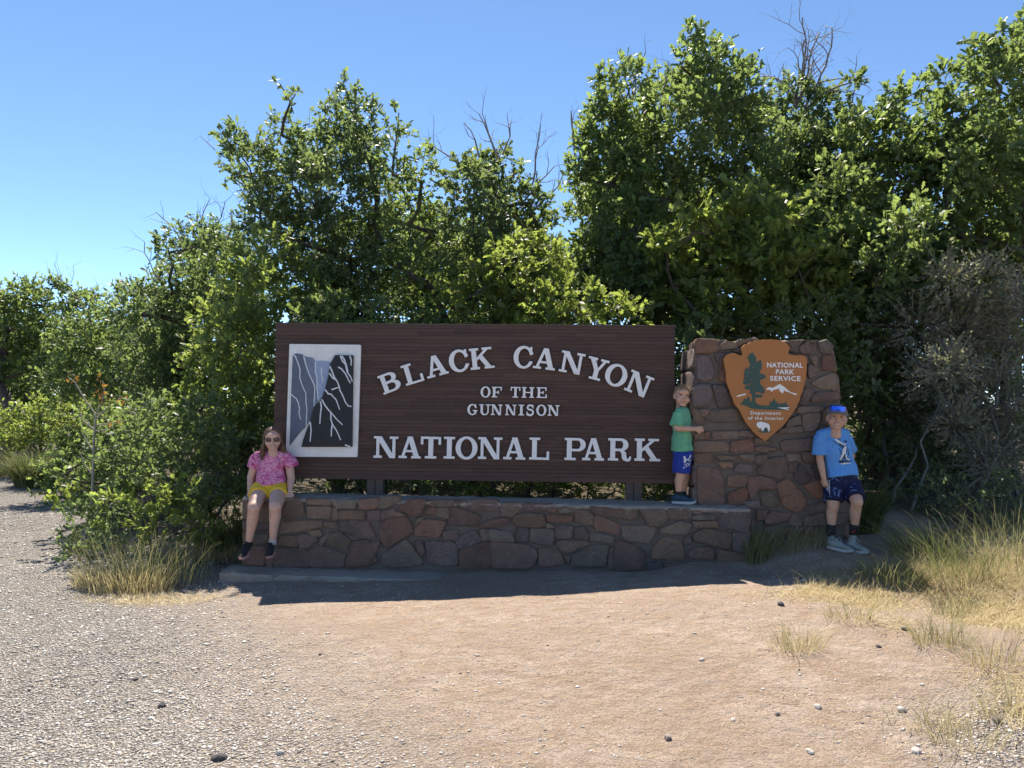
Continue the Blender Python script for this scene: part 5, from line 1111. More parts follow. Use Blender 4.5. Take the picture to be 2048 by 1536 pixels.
def dead_fan(S, p, d, L, r, depth, rr):
    """bare branching twigs"""
    n = max(2, int(L / .12)); q = np.array(p, float); dd = np.array(d, float) / np.linalg.norm(d)
    for i in range(n):
        dd = dd + rr.randn(3) * .21 + np.array([0, 0, .04]); dd /= np.linalg.norm(dd); e_ = q + dd * L / n
        r1 = r * (1 - .55 * (i + 1) / n); S.add(q, e_, r * (1 - .55 * i / n), r1); q = e_
        if depth > 0 and i >= (0 if depth < 2 else n // 4) and rr.rand() < .85:
            s = rr.randn(3); s -= dd * s.dot(dd); s /= np.linalg.norm(s) + 1e-6
            dead_fan(S, q, dd * .65 + s * .75, L * rr.uniform(.30, .55), r1 * .66, depth - 1, rr)
def plant(name, label, cat, base, puffs, mat='leaf', leaf=.085, lai=1500, simple_=False, stem=.06, group=None, dead=(), deadr=.012, back=.6, jit=.45, barkm='bark', spray=9, stems=1, bright=.0, depthr=1.0, twig=.0035):
    """puffs: list of (centre xyz, radius). Branches grow from the base through the puffs; leafy sprays fill each puff"""
    base = Vector(base); root = thing(name, base, label, cat, group); rr = np.random.RandomState(abs(hash(label)) % 1000 if False else (len(label) * 131 + int(abs(base.x) * 977 + base.y * 353)) % 99991)
    C = []; Rr = []
    for c, r in puffs:
        C.append(np.array(c, float) + np.array([0, rr.uniform(-jit, jit), 0])); Rr.append(r)
    for i in range(len(puffs)):
        if rr.rand() < back: C.append(C[i] + np.array([rr.uniform(-.25, .25), Rr[i] * 1.1 + rr.uniform(.2, .7), -Rr[i] * rr.uniform(.0, .4)])); Rr.append(Rr[i] * .95)
    C = np.array(C); Rr = np.array(Rr)
    # limbs: connect every puff to the nearest node nearer the base
    S = Sticks(); b0 = np.array(base, float); nodes = [(b0, -1)]
    lowest = C[:, 2].min(); top = b0 + np.array([0, 0, max(.15, (lowest - b0[2]) * .6)])
    order = np.argsort(np.linalg.norm((C - b0) * np.array([1, 1, .8]), axis=1)); node = [b0 + np.array([rr.uniform(-.12, .12), rr.uniform(-.1, .1), -.15]) * 1 for _ in range(1)]; par = [-1]; wgt = [0]
    node.append(top); par.append(0); wgt.append(0)
    for i in order:
        arr = np.array(node[1:]); dd = np.linalg.norm(arr - C[i], axis=1) + .35 * np.linalg.norm(arr - b0, axis=1) * 0 + np.maximum(0, arr[:, 2] - C[i][2] + .1) * 1.5
        j = int(np.argmin(dd)) + 1; node.append(C[i] - np.array([0, 0, Rr[i] * .25])); par.append(j); wgt.append(1)
    cnt = [max(1, w_) for w_ in wgt]
    for i in range(len(node) - 1, 0, -1): cnt[par[i]] += cnt[i]
    tot = cnt[0]
    for i in range(1, len(node)):
        a, b = node[par[i]], node[i]; ra = stem * max(.06, (cnt[i] / tot) ** .62); rb = ra * .75; n = max(2, int(np.linalg.norm(b - a) / .22)); p = a
        for t in range(1, n + 1):
            q = a + (b - a) * t / n + (rr.randn(3) * .035 if t < n else 0); S.add(p, q, ra + (rb - ra) * (t - 1) / n, ra + (rb - ra) * t / n); p = q
    for _ in range(stems - 1):
        q = b0 + np.array([rr.uniform(-.5, .5) * stems * .2, rr.uniform(-.3, .3), -.1]); i = int(np.argsort(C[:, 2])[rr.randint(max(1, len(C) // 2))]); b = C[i]; n = max(3, int(np.linalg.norm(b - q) / .25)); p = q
        for t in range(1, n + 1):
            z = q + (b - q) * (t / n) + np.array([0, 0, .12 * math.sin(math.pi * t / n)]) + rr.randn(3) * .03; S.add(p, z, stem * .5 * (1 - .85 * (t - 1) / n), stem * .5 * (1 - .85 * t / n)); p = z
    link('trunk', S.mesh('trunk', 6), root, M[barkm])
    # leafy sprays
    cn = np.maximum(3, (lai * .82 * math.pi * Rr ** 2 / spray)).astype(int); k = np.repeat(np.arange(len(C)), cn); N = len(k)
    d = unit(rr.randn(N, 3) * np.array([1, .9, 1]) + np.array([0, -.12, .28])); u0 = rr.uniform(.30, .75, N); u1 = u0 + rr.uniform(.25, .5, N) + (rr.rand(N) < .10) * rr.uniform(.1, .35, N)
    # lumpy outline: directional gain per puff
    gain = 1 + .16 * np.sin(d[:, 0] * 5.1 + k * 1.7) * np.cos(d[:, 2] * 4.3 + k * .9) + rr.randn(N) * .05
    A = C[k] + d * (Rr[k] * u0 * gain)[:, None]; B = C[k] + d * (Rr[k] * u1 * gain)[:, None] + np.array([0, 0, .02]) + rr.randn(N, 3) * .02
    V, F = prisms(A, B, np.full(N, twig), np.full(N, twig * .45)); 
    keep = np.arange(N)
    tag(link('branches', npmesh('branches', V, F), root, M[barkm]), kind='stuff')
    kk = np.repeat(np.arange(N), spray); n = len(kk); tt = np.tile(np.linspace(.15, 1.0, spray), N) + rr.uniform(-.05, .05, n)
    sp = unit(B - A)[kk]; pos = A[kk] + (B - A)[kk] * tt[:, None]; 
    ax = sp * (.25 + .75 * tt[:, None] ** 2) + unit(rr.randn(n, 3)) * .95 + np.array([0, 0, .05])
    nr = np.array([0, 0, 1.]) * .55 + unit(rr.randn(n, 3)) * .8 + np.array([0, -.25, 0])
    sz = leaf * .95 * np.clip(rr.lognormal(0, .28, n), .5, 1.6); ti = np.clip(.42 + rr.randn(n) * .16 + (rr.rand(N) - .5)[kk] * .35 + bright + ((tt > .85) * .1), 0, 1)
    tag(link('crown', leaf_mesh('crown', pos, ax, nr, sz, ti, simple_), root, M[mat]), kind='stuff')
    if dead:
        for (p, d_, L) in dead:
            S = Sticks(); dead_fan(S, p, d_, L, deadr * 1.15, 4, rr); link('dead_branch', S.mesh('dead_branch', 4), root, M['bark_grey'])
    return root
def pf(Y, lst, dy=0.):
    """photo positions at a depth Y -> world puffs"""
    out = []
    for t in lst:
        y = Y + (t[3] if len(t) > 3 else 0) + dy; p = at(t[0], t[1], y); out.append(((p.x, p.y, p.z), t[2] * pxm(y)))
    return out
def gb(px, Y):
    p = at(px, 800, Y); return (p.x, Y, gz1(p.x, Y) - .03)
def dd(Y, lst):
    out = []
    for a, b in lst:
        p, q = at(a[0], a[1], Y), at(b[0], b[1], Y); v = np.array(q) - np.array(p); out.append((np.array(p), v + np.array([0, random.Random(a[0]).uniform(-.2, .2), 0]), float(np.linalg.norm(v))))
    return out
OAK = 'oak trees behind the sign'
plant('oak_tree', 'tall olive green oak rising above the picture panel end of the sign', 'tree', gb(690, 10), pf(10, [(655,215,42),(720,235,46),(700,188,26),(572,182,11),(590,215,14),(555,252,36),(600,270,56),(670,300,70),(740,300,46),(480,300,38),(450,335,28),(520,340,56),(590,370,76),(680,390,80),(750,380,56),(545,450,58),(620,470,86),(700,490,86),(760,470,56),(600,570,80),(690,590,90),(540,400,40),(640,660,70),(720,680,70)]),
      'leaf_dark', .070, 1900, stem=.10, group=OAK, jit=.45, bright=.08, dead=dd(10, [((430,300),(388,275)), ((520,470),(440,440))]), deadr=.006)
plant('oak_tree', 'slim open oak with visible stems above the letter B of the sign', 'tree', gb(830, 9.7), pf(9.7, [(805,240,15),(800,298,30),(850,300,30),(790,350,42),(850,370,46),(820,440,56),(870,450,44),(800,520,58),(860,560,60),(820,620,62),(890,620,50)]),
      'leaf', .074, 1300, stem=.055, group=OAK, back=.5)
plant('oak_tree', 'dark leafy oak topped by bare dead branches, above the middle of the sign', 'tree', gb(1000, 9.9), pf(9.9, [(960,320,36),(1010,308,34),(940,380,56),(1010,390,62),(1060,400,40),(950,460,72),(1030,470,72),(1085,440,34),(960,540,80),(1050,550,70),(990,610,80)]),
      'leaf_dark', .074, 2100, stem=.10, group=OAK, dead=dd(9.9, [((1000,320),(975,225)),((1005,310),(1040,230)),((930,350),(880,250)),((920,380),(845,300)),((1060,380),(1118,280)),((1050,400),(1110,330)),((960,320),(930,245)),((1000,320),(1000,225)),((1070,420),(1125,350))]), deadr=.012)
plant('oak_tree', 'biggest bright green oak towering over the right half of the brown sign', 'tree', gb(1340, 10.1), pf(10.1, [(1385,80,32),(1430,110,48),(1480,122,38),(1360,132,28),(1400,172,66),(1480,190,62),(1330,210,58),(1250,192,44),(1198,182,26),(1220,240,58),(1290,280,72),(1180,290,44),(1160,350,44),(1380,270,78),(1470,280,78),(1220,350,78),(1310,380,84),(1400,370,88),(1500,360,78),(1180,430,60),(1250,460,78),(1170,520,60),(1240,560,80),(1320,600,60),(1160,600,60)]),
      'leaf', .084, 1700, stem=.085, stems=3, group=OAK, bright=.05, dead=dd(10.1, [((1260,200),(1222,120)),((1265,190),(1255,105)),((1270,190),(1290,100)),((1310,190),(1335,108)),((1320,190),(1345,130)),((1150,330),(1120,230))]))
plant('oak_tree', 'oak with a fan of grey dead twigs at its top, right of the tallest crown', 'tree', gb(1620, 10.9), pf(10.9, [(1590,185,40),(1640,205,46),(1690,190,26),(1560,240,48),(1620,270,68),(1690,260,38),(1570,330,70),(1650,350,70),(1600,420,80)]),
      'leaf_dark', .080, 1800, stem=.06, stems=3, group=OAK, bright=.06, dead=dd(10.9, [((1590,215),(1515,60)),((1595,215),(1548,85)),((1595,205),(1575,85)),((1600,200),(1610,95)),((1600,200),(1645,80)),((1610,215),(1685,80)),((1610,220),(1695,120)),((1600,200),(1660,105))]), deadr=.017)
plant('oak_tree', 'broad bright oak above the older boy and the pillar end', 'tree', gb(1780, 9.7), pf(9.7, [(1765,212,32),(1720,262,48),(1800,204,22),(1832,192,27),(1790,270,66),(1870,232,46),(1720,340,78),(1810,350,78),(1880,320,68),(1650,420,78),(1740,440,60),(1830,440,76),(1700,520,50),(1810,530,60),(1700,470,56,-.9),(1780,480,62,-.9),(1850,500,46,-.9),(1730,560,48,-1.)]),
      'leaf', .088, 1500, stem=.06, stems=3, group=OAK, bright=.08)
plant('oak_tree', 'tall oak cut off by the right edge of the photo', 'tree', gb(2010, 9.1), pf(9.1, [(2035,62,42),(1990,112,46),(1930,132,36),(1960,190,66),(2050,160,78),(1910,232,52),(2000,270,84),(2090,260,90),(1930,340,78),(2030,380,88),(1950,450,64),(2060,480,80),(2130,360,90),(2140,180,70)]),
      'leaf', .088, 1500, stem=.065, stems=3, group=OAK, bright=.06)
plant('oak_tree', 'low oak limb of large sunlit lobed leaves hanging just behind the pillar top', 'tree', gb(1500, 8.8), pf(8.8, [(1500,430,56),(1440,442,46),(1560,470,60),(1380,462,42),(1330,490,42),(1430,520,62),(1510,540,70),(1590,550,58),(1350,560,58),(1640,520,46),(1450,600,66),(1540,620,58),(1630,600,48),(1400,640,50),(1680,600,44)]),
      'leaf_yellow', .118, 900, stem=.05, group=OAK, bright=.0, jit=.25)
SH = 'shrubs close behind the sign'
plant('oak_shrub', 'sunlit young oak shrub just above the words at the top of the sign', 'shrub', gb(1050, 8.5), pf(8.5, [(1060,490,32),(1020,520,42),(1100,520,42),(960,570,46),(1030,590,52),(1110,590,52),(900,600,42),(1180,620,46),(980,640,48),(1080,650,48),(1240,640,40)]), 'leaf_yellow', .085, 1300, stem=.035, group=SH, stems=4)
plant('oak_shrub', 'darker small leaved shrub above the top left of the brown board', 'shrub', gb(720, 8.6), pf(8.6, [(760,640,46),(840,650,46),(680,620,46),(620,650,46),(700,680,50),(800,690,50),(880,680,45),(940,700,45)]), 'leaf', .065, 1500, stem=.03, group=SH, stems=4)
for pts, Y, lab, m_ in (([(620,930),(690,920),(760,950),(840,950),(900,960),(680,980)], 8.0, 'low brown green shrub seen under the left half of the board', 'leaf_dark'), ([(1010,970),(1080,950),(1150,960),(1220,960),(1290,970),(960,990),(1340,960)], 8.1, 'low bright shrub seen under the right half of the board', 'leaf_yellow')):
    plant('low_shrub', lab, 'shrub', gb(pts[2][0], Y), pf(Y, [(a, b, 46) for a, b in pts] + [(a + 20, b - 70, 46) for a, b in pts]), m_, .05, 1900, stem=.02, stems=5, group=SH)
LS = 'shrubs left of the sign'
plant('oak_shrub', 'yellow green oak shrub rising left of the sign above the girl', 'shrub', gb(520, 8.9), pf(8.9, [(560,500,40),(500,520,56),(590,560,56),(450,560,52),(530,600,72),(620,640,56),(430,640,62),(500,690,78),(580,720,58),(420,740,68),(490,790,68),(400,820,58),(480,870,58),(540,850,50)]), 'leaf_yellow', .070, 1500, stem=.05, group=LS, stems=4)
plant('oak_tree', 'rounded oak with thin bare twigs on top, left of the tall olive oak', 'tree', gb(360, 11), pf(11, [(350,500,36),(400,480,42),(440,500,38),(370,560,58),(330,570,48),(300,620,58),(380,640,68),(350,720,70),(290,720,60),(340,790,60)]), 'leaf_dark', .070, 1800, stem=.07, group=LS, bright=.1, dead=dd(11, [((370,500),(330,415)),((400,480),(405,390)),((420,480),(440,395)),((320,560),(280,490)),((450,500),(480,430))]), deadr=.010)
plant('oak_tree', 'spreading middle distance oak with a bare leaning limb beside the road', 'tree', gb(240, 13), pf(13, [(240,590,36),(285,602,38),(220,650,48),(270,680,58),(190,700,52),(150,680,46),(230,750,58),(160,770,58),(280,780,56)]), 'leaf', .085, 1500, simple_=True, stem=.08, group=LS, dead=dd(13, [((190,660),(128,548)), ((170,640),(175,570))]), bright=.05)
plant('oak_tree', 'farthest oak with a dark trunk at the left edge of the photo', 'tree', gb(18, 18), pf(18, [(20,600,32),(70,592,36),(112,590,32),(150,602,32),(40,650,52),(110,660,52),(0,680,48),(70,720,58),(140,740,48),(-10,750,40),(-60,650,60),(-50,590,40)]), 'leaf', .11, 1100, simple_=True, stem=.14, group=LS)
plant('roadside_shrub', 'pale green shrub row at the far bend of the gravel road', 'shrub', gb(80, 15), pf(15, [(40,850,46),(100,830,46),(150,840,46),(30,890,38),(90,880,42),(180,870,50),(220,840,50),(0,880,40),(-40,860,50)]), 'leaf_yellow', .075, 1500, simple_=True, stem=.03, stems=5, group=LS)
plant('roadside_shrub', 'leafy shrub at the road edge below the pale bare sapling', 'shrub', gb(230, 8.6), pf(8.6, [(190,960,52),(250,930,58),(330,900,64),(210,880,50),(280,850,56),(150,940,36)]), 'leaf', .062, 1500, stem=.03, stems=5, group=LS, bright=.05)
plant('roadside_shrub', 'dense dark shrub directly left of the seated girl', 'shrub', gb(430, 7.9), pf(7.9, [(400,900,60),(450,930,52),(370,960,56),(440,990,46),(340,850,60),(420,840,56),(470,880,36),(300,930,56)]), 'leaf_dark', .058, 1700, stem=.03, stems=5, group=LS, bright=.06)
plant('roadside_shrub', 'fresh light green weedy shrub in front, between road and wall', 'shrub', gb(310, 7.1), pf(7.1, [(250,1020,46),(300,1010,52),(370,1010,50),(330,1050,46),(270,1065,40),(400,1050,36),(350,985,36)]), 'leaf_yellow', .060, 1400, stem=.02, stems=7, group=LS, jit=.2)
plant('roadside_shrub', 'small glossy shrub sprawling onto the gravel at the road edge', 'shrub', gb(170, 7.6), pf(7.6, [(170,1040,42),(210,1070,42),(150,1090,32),(130,1115,22),(220,1010,44),(190,1110,28)]), 'leaf_blue', .060, 1500, stem=.018, stems=6, group=LS, jit=.2)
plant('roadside_shrub', 'mid green shrub bank stepping back along the gravel road', 'shrub', gb(180, 11.5), pf(11.5, [(170,900,52),(128,945,38),(220,900,56),(170,960,44),(118,985,24),(235,960,50),(200,860,50),(140,900,40)]), 'leaf', .07, 1400, stem=.03, stems=6, group=LS, bright=.08)
plant('roadside_shrub', 'loose shrub with lit leaves just behind the sprawling glossy one', 'shrub', gb(200, 9.3), pf(9.3, [(190,1000,42),(155,1030,32),(240,990,46),(150,985,30),(215,1040,36)]), 'leaf_yellow', .062, 1400, stem=.02, stems=6, group=LS)
plant('roadside_shrub', 'dark thicket closing the view under the farthest oaks at the left edge', 'shrub', gb(80, 21), pf(21, [(x_, y_, 52) for x_ in range(-90, 330, 52) for y_ in (700, 770, 830)]), 'leaf', .12, 700, simple_=True, stem=.05, stems=7, group=LS)
plant('oak_shrub', 'mid height thicket behind the left shrubs and the girl', 'shrub', gb(430, 11.8), pf(11.8, [(300,700,60),(380,720,60),(460,740,60),(540,760,60),(340,800,60),(430,820,60),(520,840,60),(280,860,55),(370,900,55),(460,910,55)]), 'leaf', .08, 1100, simple_=True, stem=.04, stems=6, group=LS)
# pale bare sapling
sap = thing('sapling', gb(188, 8.0), 'pale bare stemmed sapling with a few orange leaves in the left shrubs', 'sapling')
S = Sticks(); rr = np.random.RandomState(3)
def poly_st(S, pts, r0, r1, Y):
    P_ = [np.array(at(a, b, Y)) for a, b in pts]; n = len(P_) - 1
    for i in range(n): S.add(P_[i], P_[i + 1], r0 + (r1 - r0) * i / n, r0 + (r1 - r0) * (i + 1) / n)
poly_st(S, [(184,1010),(186,940),(188,880),(192,830)], .016, .011, 8.0)
for pts in ([(192,830),(170,800),(150,765),(134,752)],[(192,830),(205,800),(209,780),(205,760)],[(194,836),(215,815),(240,797)],[(192,850),(215,848),(245,842)],[(192,862),(165,840),(158,815)],[(192,862),(210,860),(228,850)],[(188,905),(172,880),(165,865)],[(186,950),(170,930),(160,905)]): poly_st(S, pts, .008, .004, 8.0)
link('stem', S.mesh('stem', 5), sap, M['bark_pale'])
b = np.array([np.array(at(x, y, 8.0)) for x, y in [(205,760),(206,770),(203,778),(212,790),(215,800),(190,792),(240,797),(246,800),(134,752),(150,765),(245,842),(228,850)] for _ in range(4)]); b = b + rr.randn(len(b), 3) * .03
lo = leaf_mat('orange_leaf', (.16, .075, .02), (.26, .14, .03), (.4, .22, .05)); link('leaves', leaf_mesh('leaves', b, rr.randn(len(b), 3), rr.randn(len(b), 3), np.full(len(b), .055), rr.rand(len(b))), sap, lo)
RS = 'shrubs right of the pillar'
plant('grey_twig_shrub', 'grey tangled twiggy shrub with sparse dusty leaves at the right edge', 'shrub', gb(1960, 8.1), pf(8.1, [(1900,560,56),(1980,560,66),(2040,600,60),(1880,650,66),(1960,660,76),(2040,700,70),(1850,740,56),(1930,770,76),(2020,790,80),(1900,850,60),(1990,870,70),(2080,650,80),(2090,820,80),(1960,920,60),(2060,910,60)]), 'leaf_grey', .045, 2600, simple_=True, stem=.035, stems=9, group=RS, barkm='bark_grey', twig=.0045, spray=5)
plant('oak_shrub', 'dark shaded undergrowth filling the gap right of the pillar', 'shrub', gb(1770, 8.9), pf(8.9, [(1700,640,56),(1780,640,66),(1840,610,56),(1720,730,56),(1790,740,66),(1730,820,56),(1790,830,60),(1760,900,50),(1830,900,50),(1850,820,56),(1690,560,50),(1720,960,46),(1840,960,40)]), 'leaf_dark', .06, 1500, stem=.05, stems=7, group=RS, twig=.005)
plant('oak_shrub', 'leafy dark shrub behind the top of the stone pillar', 'shrub', gb(1520, 8.3), pf(8.3, [(1400,660,46),(1470,660,46),(1550,650,50),(1630,650,50),(1690,680,46),(1370,700,40),(1380,780,40),(1358,735,40),(1360,690,36),(1352,780,36),(1700,760,44),(1430,740,50),(1600,740,50)]), 'leaf_dark', .06, 1500, stem=.04, stems=4, group=RS, bright=.05)
plant('small_leaved_shrub', 'round blue green small leaved bush beside the shaded footpath', 'shrub', gb(1955, 7.0), pf(7.0, [(1960,1000,42),(1910,1020,42),(2010,1015,46),(1880,980,36),(1950,1050,42),(2040,990,46),(1890,1060,34),(2000,960,36)]), 'leaf_blue', .036, 2600, simple_=True, stem=.018, stems=7, group=RS, jit=.15)
plant('oak_shrub', 'deep green thicket behind the grey twiggy shrub at the right edge', 'shrub', gb(1950, 10.5), pf(10.5, [(1680,600,80),(1780,560,90),(1880,560,90),(1980,560,90),(2080,560,90),(1720,700,80),(1830,690,90),(1930,690,90),(2030,690,90),(1760,800,80),(1860,810,80),(1960,810,80),(2060,810,80),(1800,900,60),(1900,900,60),(2000,900,60)]), 'leaf', .08, 1300, simple_=True, stem=.05, stems=8, group=RS)
plant('oak_shrub', 'green thicket filling the space behind the brown board', 'shrub', gb(1000, 10.6), pf(10.6, [(600,800,80),(720,780,85),(840,780,85),(960,780,85),(1080,770,85),(1200,770,85),(1320,770,85),(660,900,70),(780,900,70),(900,900,70),(1020,900,70),(1140,900,70),(1260,900,70),(1380,880,70),(1450,780,80)]), 'leaf', .08, 1100, simple_=True, stem=.05, stems=8, group=SH)
plant('oak_shrub', 'dense oak thicket between the pillar top and the big oak crowns', 'shrub', gb(1480, 9.5), pf(9.5, [(1280,560,56),(1350,540,56),(1430,560,60),(1520,560,60),(1600,560,60),(1680,560,56),(1260,640,56),(1340,640,56),(1420,650,56),(1500,650,56),(1580,650,56),(1660,650,56),(1740,620,56),(1560,470,50),(1450,480,50)]), 'leaf', .085, 1700, stem=.05, stems=5, group=RS, jit=.3)
plant('oak_shrub', 'dense shaded thicket between the older boy and the grey twiggy shrub', 'shrub', gb(1850, 9.6), pf(9.6, [(1760,560,56),(1850,540,60),(1940,540,60),(2030,540,60),(1780,660,60),(1870,650,64),(1960,650,64),(2050,650,64),(1800,760,60),(1890,760,60),(1980,760,60),(1740,760,50),(1830,850,50)]), 'leaf', .085, 1700, stem=.05, stems=6, group=RS, jit=.3)
# rows behind: copies of the oaks, turned and moved back
def copy_plant(src, loc, rz, sc_, label, group):
    r = src.copy(); COL.objects.link(r); r.location = loc; r.rotation_euler = (0, 0, rz); r.scale = (sc_, sc_, sc_); r['label'] = label; r['group'] = group
    for ch in src.children:
        if ch.name.startswith('dead'): continue
        q = ch.copy(); COL.objects.link(q); q.parent = r; q.matrix_parent_inverse = ch.matrix_parent_inverse.copy()
    return r
oaks = [o for o in sc.objects if o.parent is None and o.name.startswith('oak_tree')]
BACK = ['back row oak peeping out behind the tall olive oak', 'back row oak behind the slim open oak', 'back row oak filling the gap by the dead topped oak', 'back row oak behind the left side of the biggest oak', 'back row oak behind the oak with the grey dead twigs', 'back row oak behind the broad bright oak', 'back row oak behind the grey twiggy shrub at the right edge', 'far oak past the rounded oak with bare twigs', 'far oak past the spreading oak by the road', 'second far oak deeper behind the spreading oak by the road', 'most distant oak behind the dark trunked one at the left edge']
for i, (si, x, y, rz, s_) in enumerate([(0, -4.6, 13.4, .6, .80), (3, -1.2, 13.2, 2.2, .70), (2, .6, 13.4, 1.2, .85), (3, 2.6, 14.0, 2.6, .86), (5, 5.4, 13.0, 2.2, .95), (6, 8.3, 12.6, 2.8, 1.0), (5, 10.2, 10.5, 1.4, 1.0), (0, -8.6, 20, 1.1, .75), (3, -12.5, 25, 2., .75), (2, -17.5, 27, .5, .9), (5, -22, 30, 1.7, .9)]):
    copy_plant(oaks[si], (x, y, gz1(x, y) - .05), rz, s_, BACK[i], 'oaks in the back row')

# ------------------------------------------------------------------ grasses
def blades(n, cxy, rad, h, spread, width, tint, rr, lean=(0, 0), flat=0.):
    th = rr.uniform(0, 6.283, n); q = np.sqrt(rr.rand(n)); x = cxy[0] + np.cos(th) * q * rad[0]; y = cxy[1] + np.sin(th) * q * rad[1]
    z = gzs(x, y) - .01; H_ = h * rr.uniform(.45, 1.1, n); out = np.stack([np.cos(th) * q, np.sin(th) * q], 1) * spread + rr.randn(n, 2) * spread * .45 + np.array(lean)
    B = np.stack([x, y, z], 1); P_ = [B]
    for t, zf in ((.4, .47), (.75, .82), (1, .94)):
        P_.append(B + np.concatenate([out * (H_ * t ** 1.7)[:, None], (H_ * zf * (1 - flat))[:, None]], 1))
    a = rr.uniform(0, 6.283, n); sd = np.stack([np.cos(a), np.sin(a), 0 * a], 1); w_ = width * rr.uniform(.6, 1.3, n)
    V = []
    for P, k in zip(P_[:3], (1, .85, .55)): V += [P - sd * (w_ * k / 2)[:, None], P + sd * (w_ * k / 2)[:, None]]
    V.append(P_[3]); V = np.stack(V, 1).reshape(-1, 3); b = (np.arange(n) * 7)[:, None]
    F = np.concatenate([b + np.array(f) for f in ((0, 1, 3), (0, 3, 2), (2, 3, 5), (2, 5, 4), (4, 5, 6))], 1).reshape(-1, 3)
    ti = np.clip(np.repeat(tint + rr.randn(n) * .12, 7) + np.tile([.18, .18, 0, 0, .05, .05, .22], n), 0, 1)
    return V, F, ti
def clump(name, label, cat, parts, mat='blade', group=None, seed=1):
    rr = np.random.RandomState(seed); Vs = []; Fs = []; Ts = []; o = 0
    for p in parts:
        V, F, t = blades(*p, rr=rr) if isinstance(p, tuple) else blades(rr=rr, **p); Vs.append(V); Fs.append(F + o); Ts.append(t); o += len(V)
    ob = link(name, npmesh(name, np.concatenate(Vs), np.concatenate(Fs), np.concatenate(Ts)), None, M[mat]); return tag(ob, label, cat, group)
def gp(px, py):
    h = ground_hit(px, py); return (h.x, h.y)
GC_ = 'grass clumps beside the wall and road'
a = gp(262, 1168); b = gp(330, 1165); c_ = gp(215, 1180)
clump('grass_clump', 'tall seeding grass clump with straw base in front of the left shrubs', 'grass', [dict(n=380, cxy=a, rad=(.40, .30), h=.55, spread=.5, width=.0034, tint=.55), dict(n=260, cxy=b, rad=(.38, .28), h=.46, spread=.5, width=.0034, tint=.5), dict(n=900, cxy=(a[0], a[1] - .12), rad=(.42, .22), h=.22, spread=.5, width=.006, tint=.85)], group=GC_, seed=2)
a = gp(440, 1120)
clump('grass_clump', 'green and straw grass tuft beside the left end of the stone wall', 'grass', [dict(n=900, cxy=(a[0], a[1] + .35), rad=(.38, .3), h=.42, spread=.2, width=.007, tint=.35), dict(n=450, cxy=(a[0], a[1] + .1), rad=(.36, .2), h=.17, spread=.5, width=.006, tint=.85)], group=GC_, seed=3)
a = gp(1735, 1075)
clump('grass_clump', 'dark green arching grass tuft behind the legs of the older boy', 'grass', [dict(n=650, cxy=(a[0] - .02, a[1] + .25), rad=(.24, .18), h=.52, spread=.55, width=.008, tint=.12)], group=GC_, seed=4)
a = gp(1570, 1085)
clump('grass_clump', 'low brownish grass at the foot of the pillar behind the wall end', 'grass', [dict(n=500, cxy=(2.42, 6.78), rad=(.38, .16), h=.20, spread=.9, width=.0045, tint=.6), dict(n=260, cxy=(2.15, 6.75), rad=(.10, .1), h=.30, spread=.5, width=.006, tint=.5)], group=GC_, seed=5)
a = gp(1930, 1165)
clump('grass_clump', 'large arching pale green grass clump at the right side', 'grass', [dict(n=260, cxy=(a[0], a[1] + .15), rad=(.32, .24), h=.46, spread=.95, width=.0038, tint=.40, lean=(-.35, -.1)), dict(n=120, cxy=(a[0] + .40, a[1] + .1), rad=(.4, .3), h=.42, spread=.6, width=.0045, tint=.55, lean=(-.2, 0)), dict(n=260, cxy=a, rad=(.46, .28), h=.17, spread=1.1, width=.004, tint=.78)], group=GC_, seed=6)
a = gp(1790, 1170)
clump('grass_clump', 'short grass tuft at the edge of the shadow right of the footpath', 'grass', [dict(n=330, cxy=(a[0], a[1] + .05), rad=(.26, .14), h=.24, spread=.9, width=.004, tint=.45)], group=GC_, seed=7)
a = gp(1860, 1120)
clump('grass_clump', 'dim grass tuft between the footpath and the blue green bush', 'grass', [dict(n=350, cxy=(a[0], a[1] + .1), rad=(.26, .2), h=.30, spread=.7, width=.005, tint=.25)], group=GC_, seed=8)
a = gp(2030, 1090)
clump('grass_clump', 'grass spilling in at the right edge below the bush', 'grass', [dict(n=240, cxy=(a[0], a[1]), rad=(.4, .35), h=.45, spread=.6, width=.0045, tint=.48), dict(n=500, cxy=(a[0] - .1, a[1] - .45), rad=(.5, .35), h=.20, spread=.9, width=.004, tint=.8)], group=GC_, seed=9)
for i, (px, py, lab, n_, h_, t_) in enumerate([(1590, 1300, 'dry straw tuft on bare dirt in the right foreground', 380, .20, .82), (1880, 1290, 'yellow green tuft in the dry grass by the right edge', 420, .26, .6), (1990, 1330, 'thin stalky tuft close to the right edge', 260, .28, .7), (1930, 1490, 'stalky straw tuft beside the bottom right gravel', 200, .20, .75), (1850, 1450, 'bright yellow low tuft near the bottom right', 260, .12, .85), (1700, 1240, 'leaning straw tuft near the end of the shadow', 260, .18, .75), (2030, 1440, 'yellow straw tuft in the bottom right corner', 380, .22, .85), (1905, 1230, 'upright green tuft in front of the large arching clump', 320, .26, .5)]):
    a = gp(px, py); clump('straw_tuft', lab, 'grass', [dict(n=int(n_ * .45), cxy=a, rad=(.15, .10), h=h_ * .85, spread=1.0, width=.0032, tint=t_)], group='straw tufts on the dirt', seed=30 + i)
p = at(75, 940, 13.5)
clump('silver_shrub', 'rounded silvery grass like shrub at the far road bend', 'shrub', [dict(n=1500, cxy=(p.x, 13.5), rad=(.34, .3), h=.62, spread=.55, width=.014, tint=.30)], group=None, seed=12)
p = at(20, 920, 17)
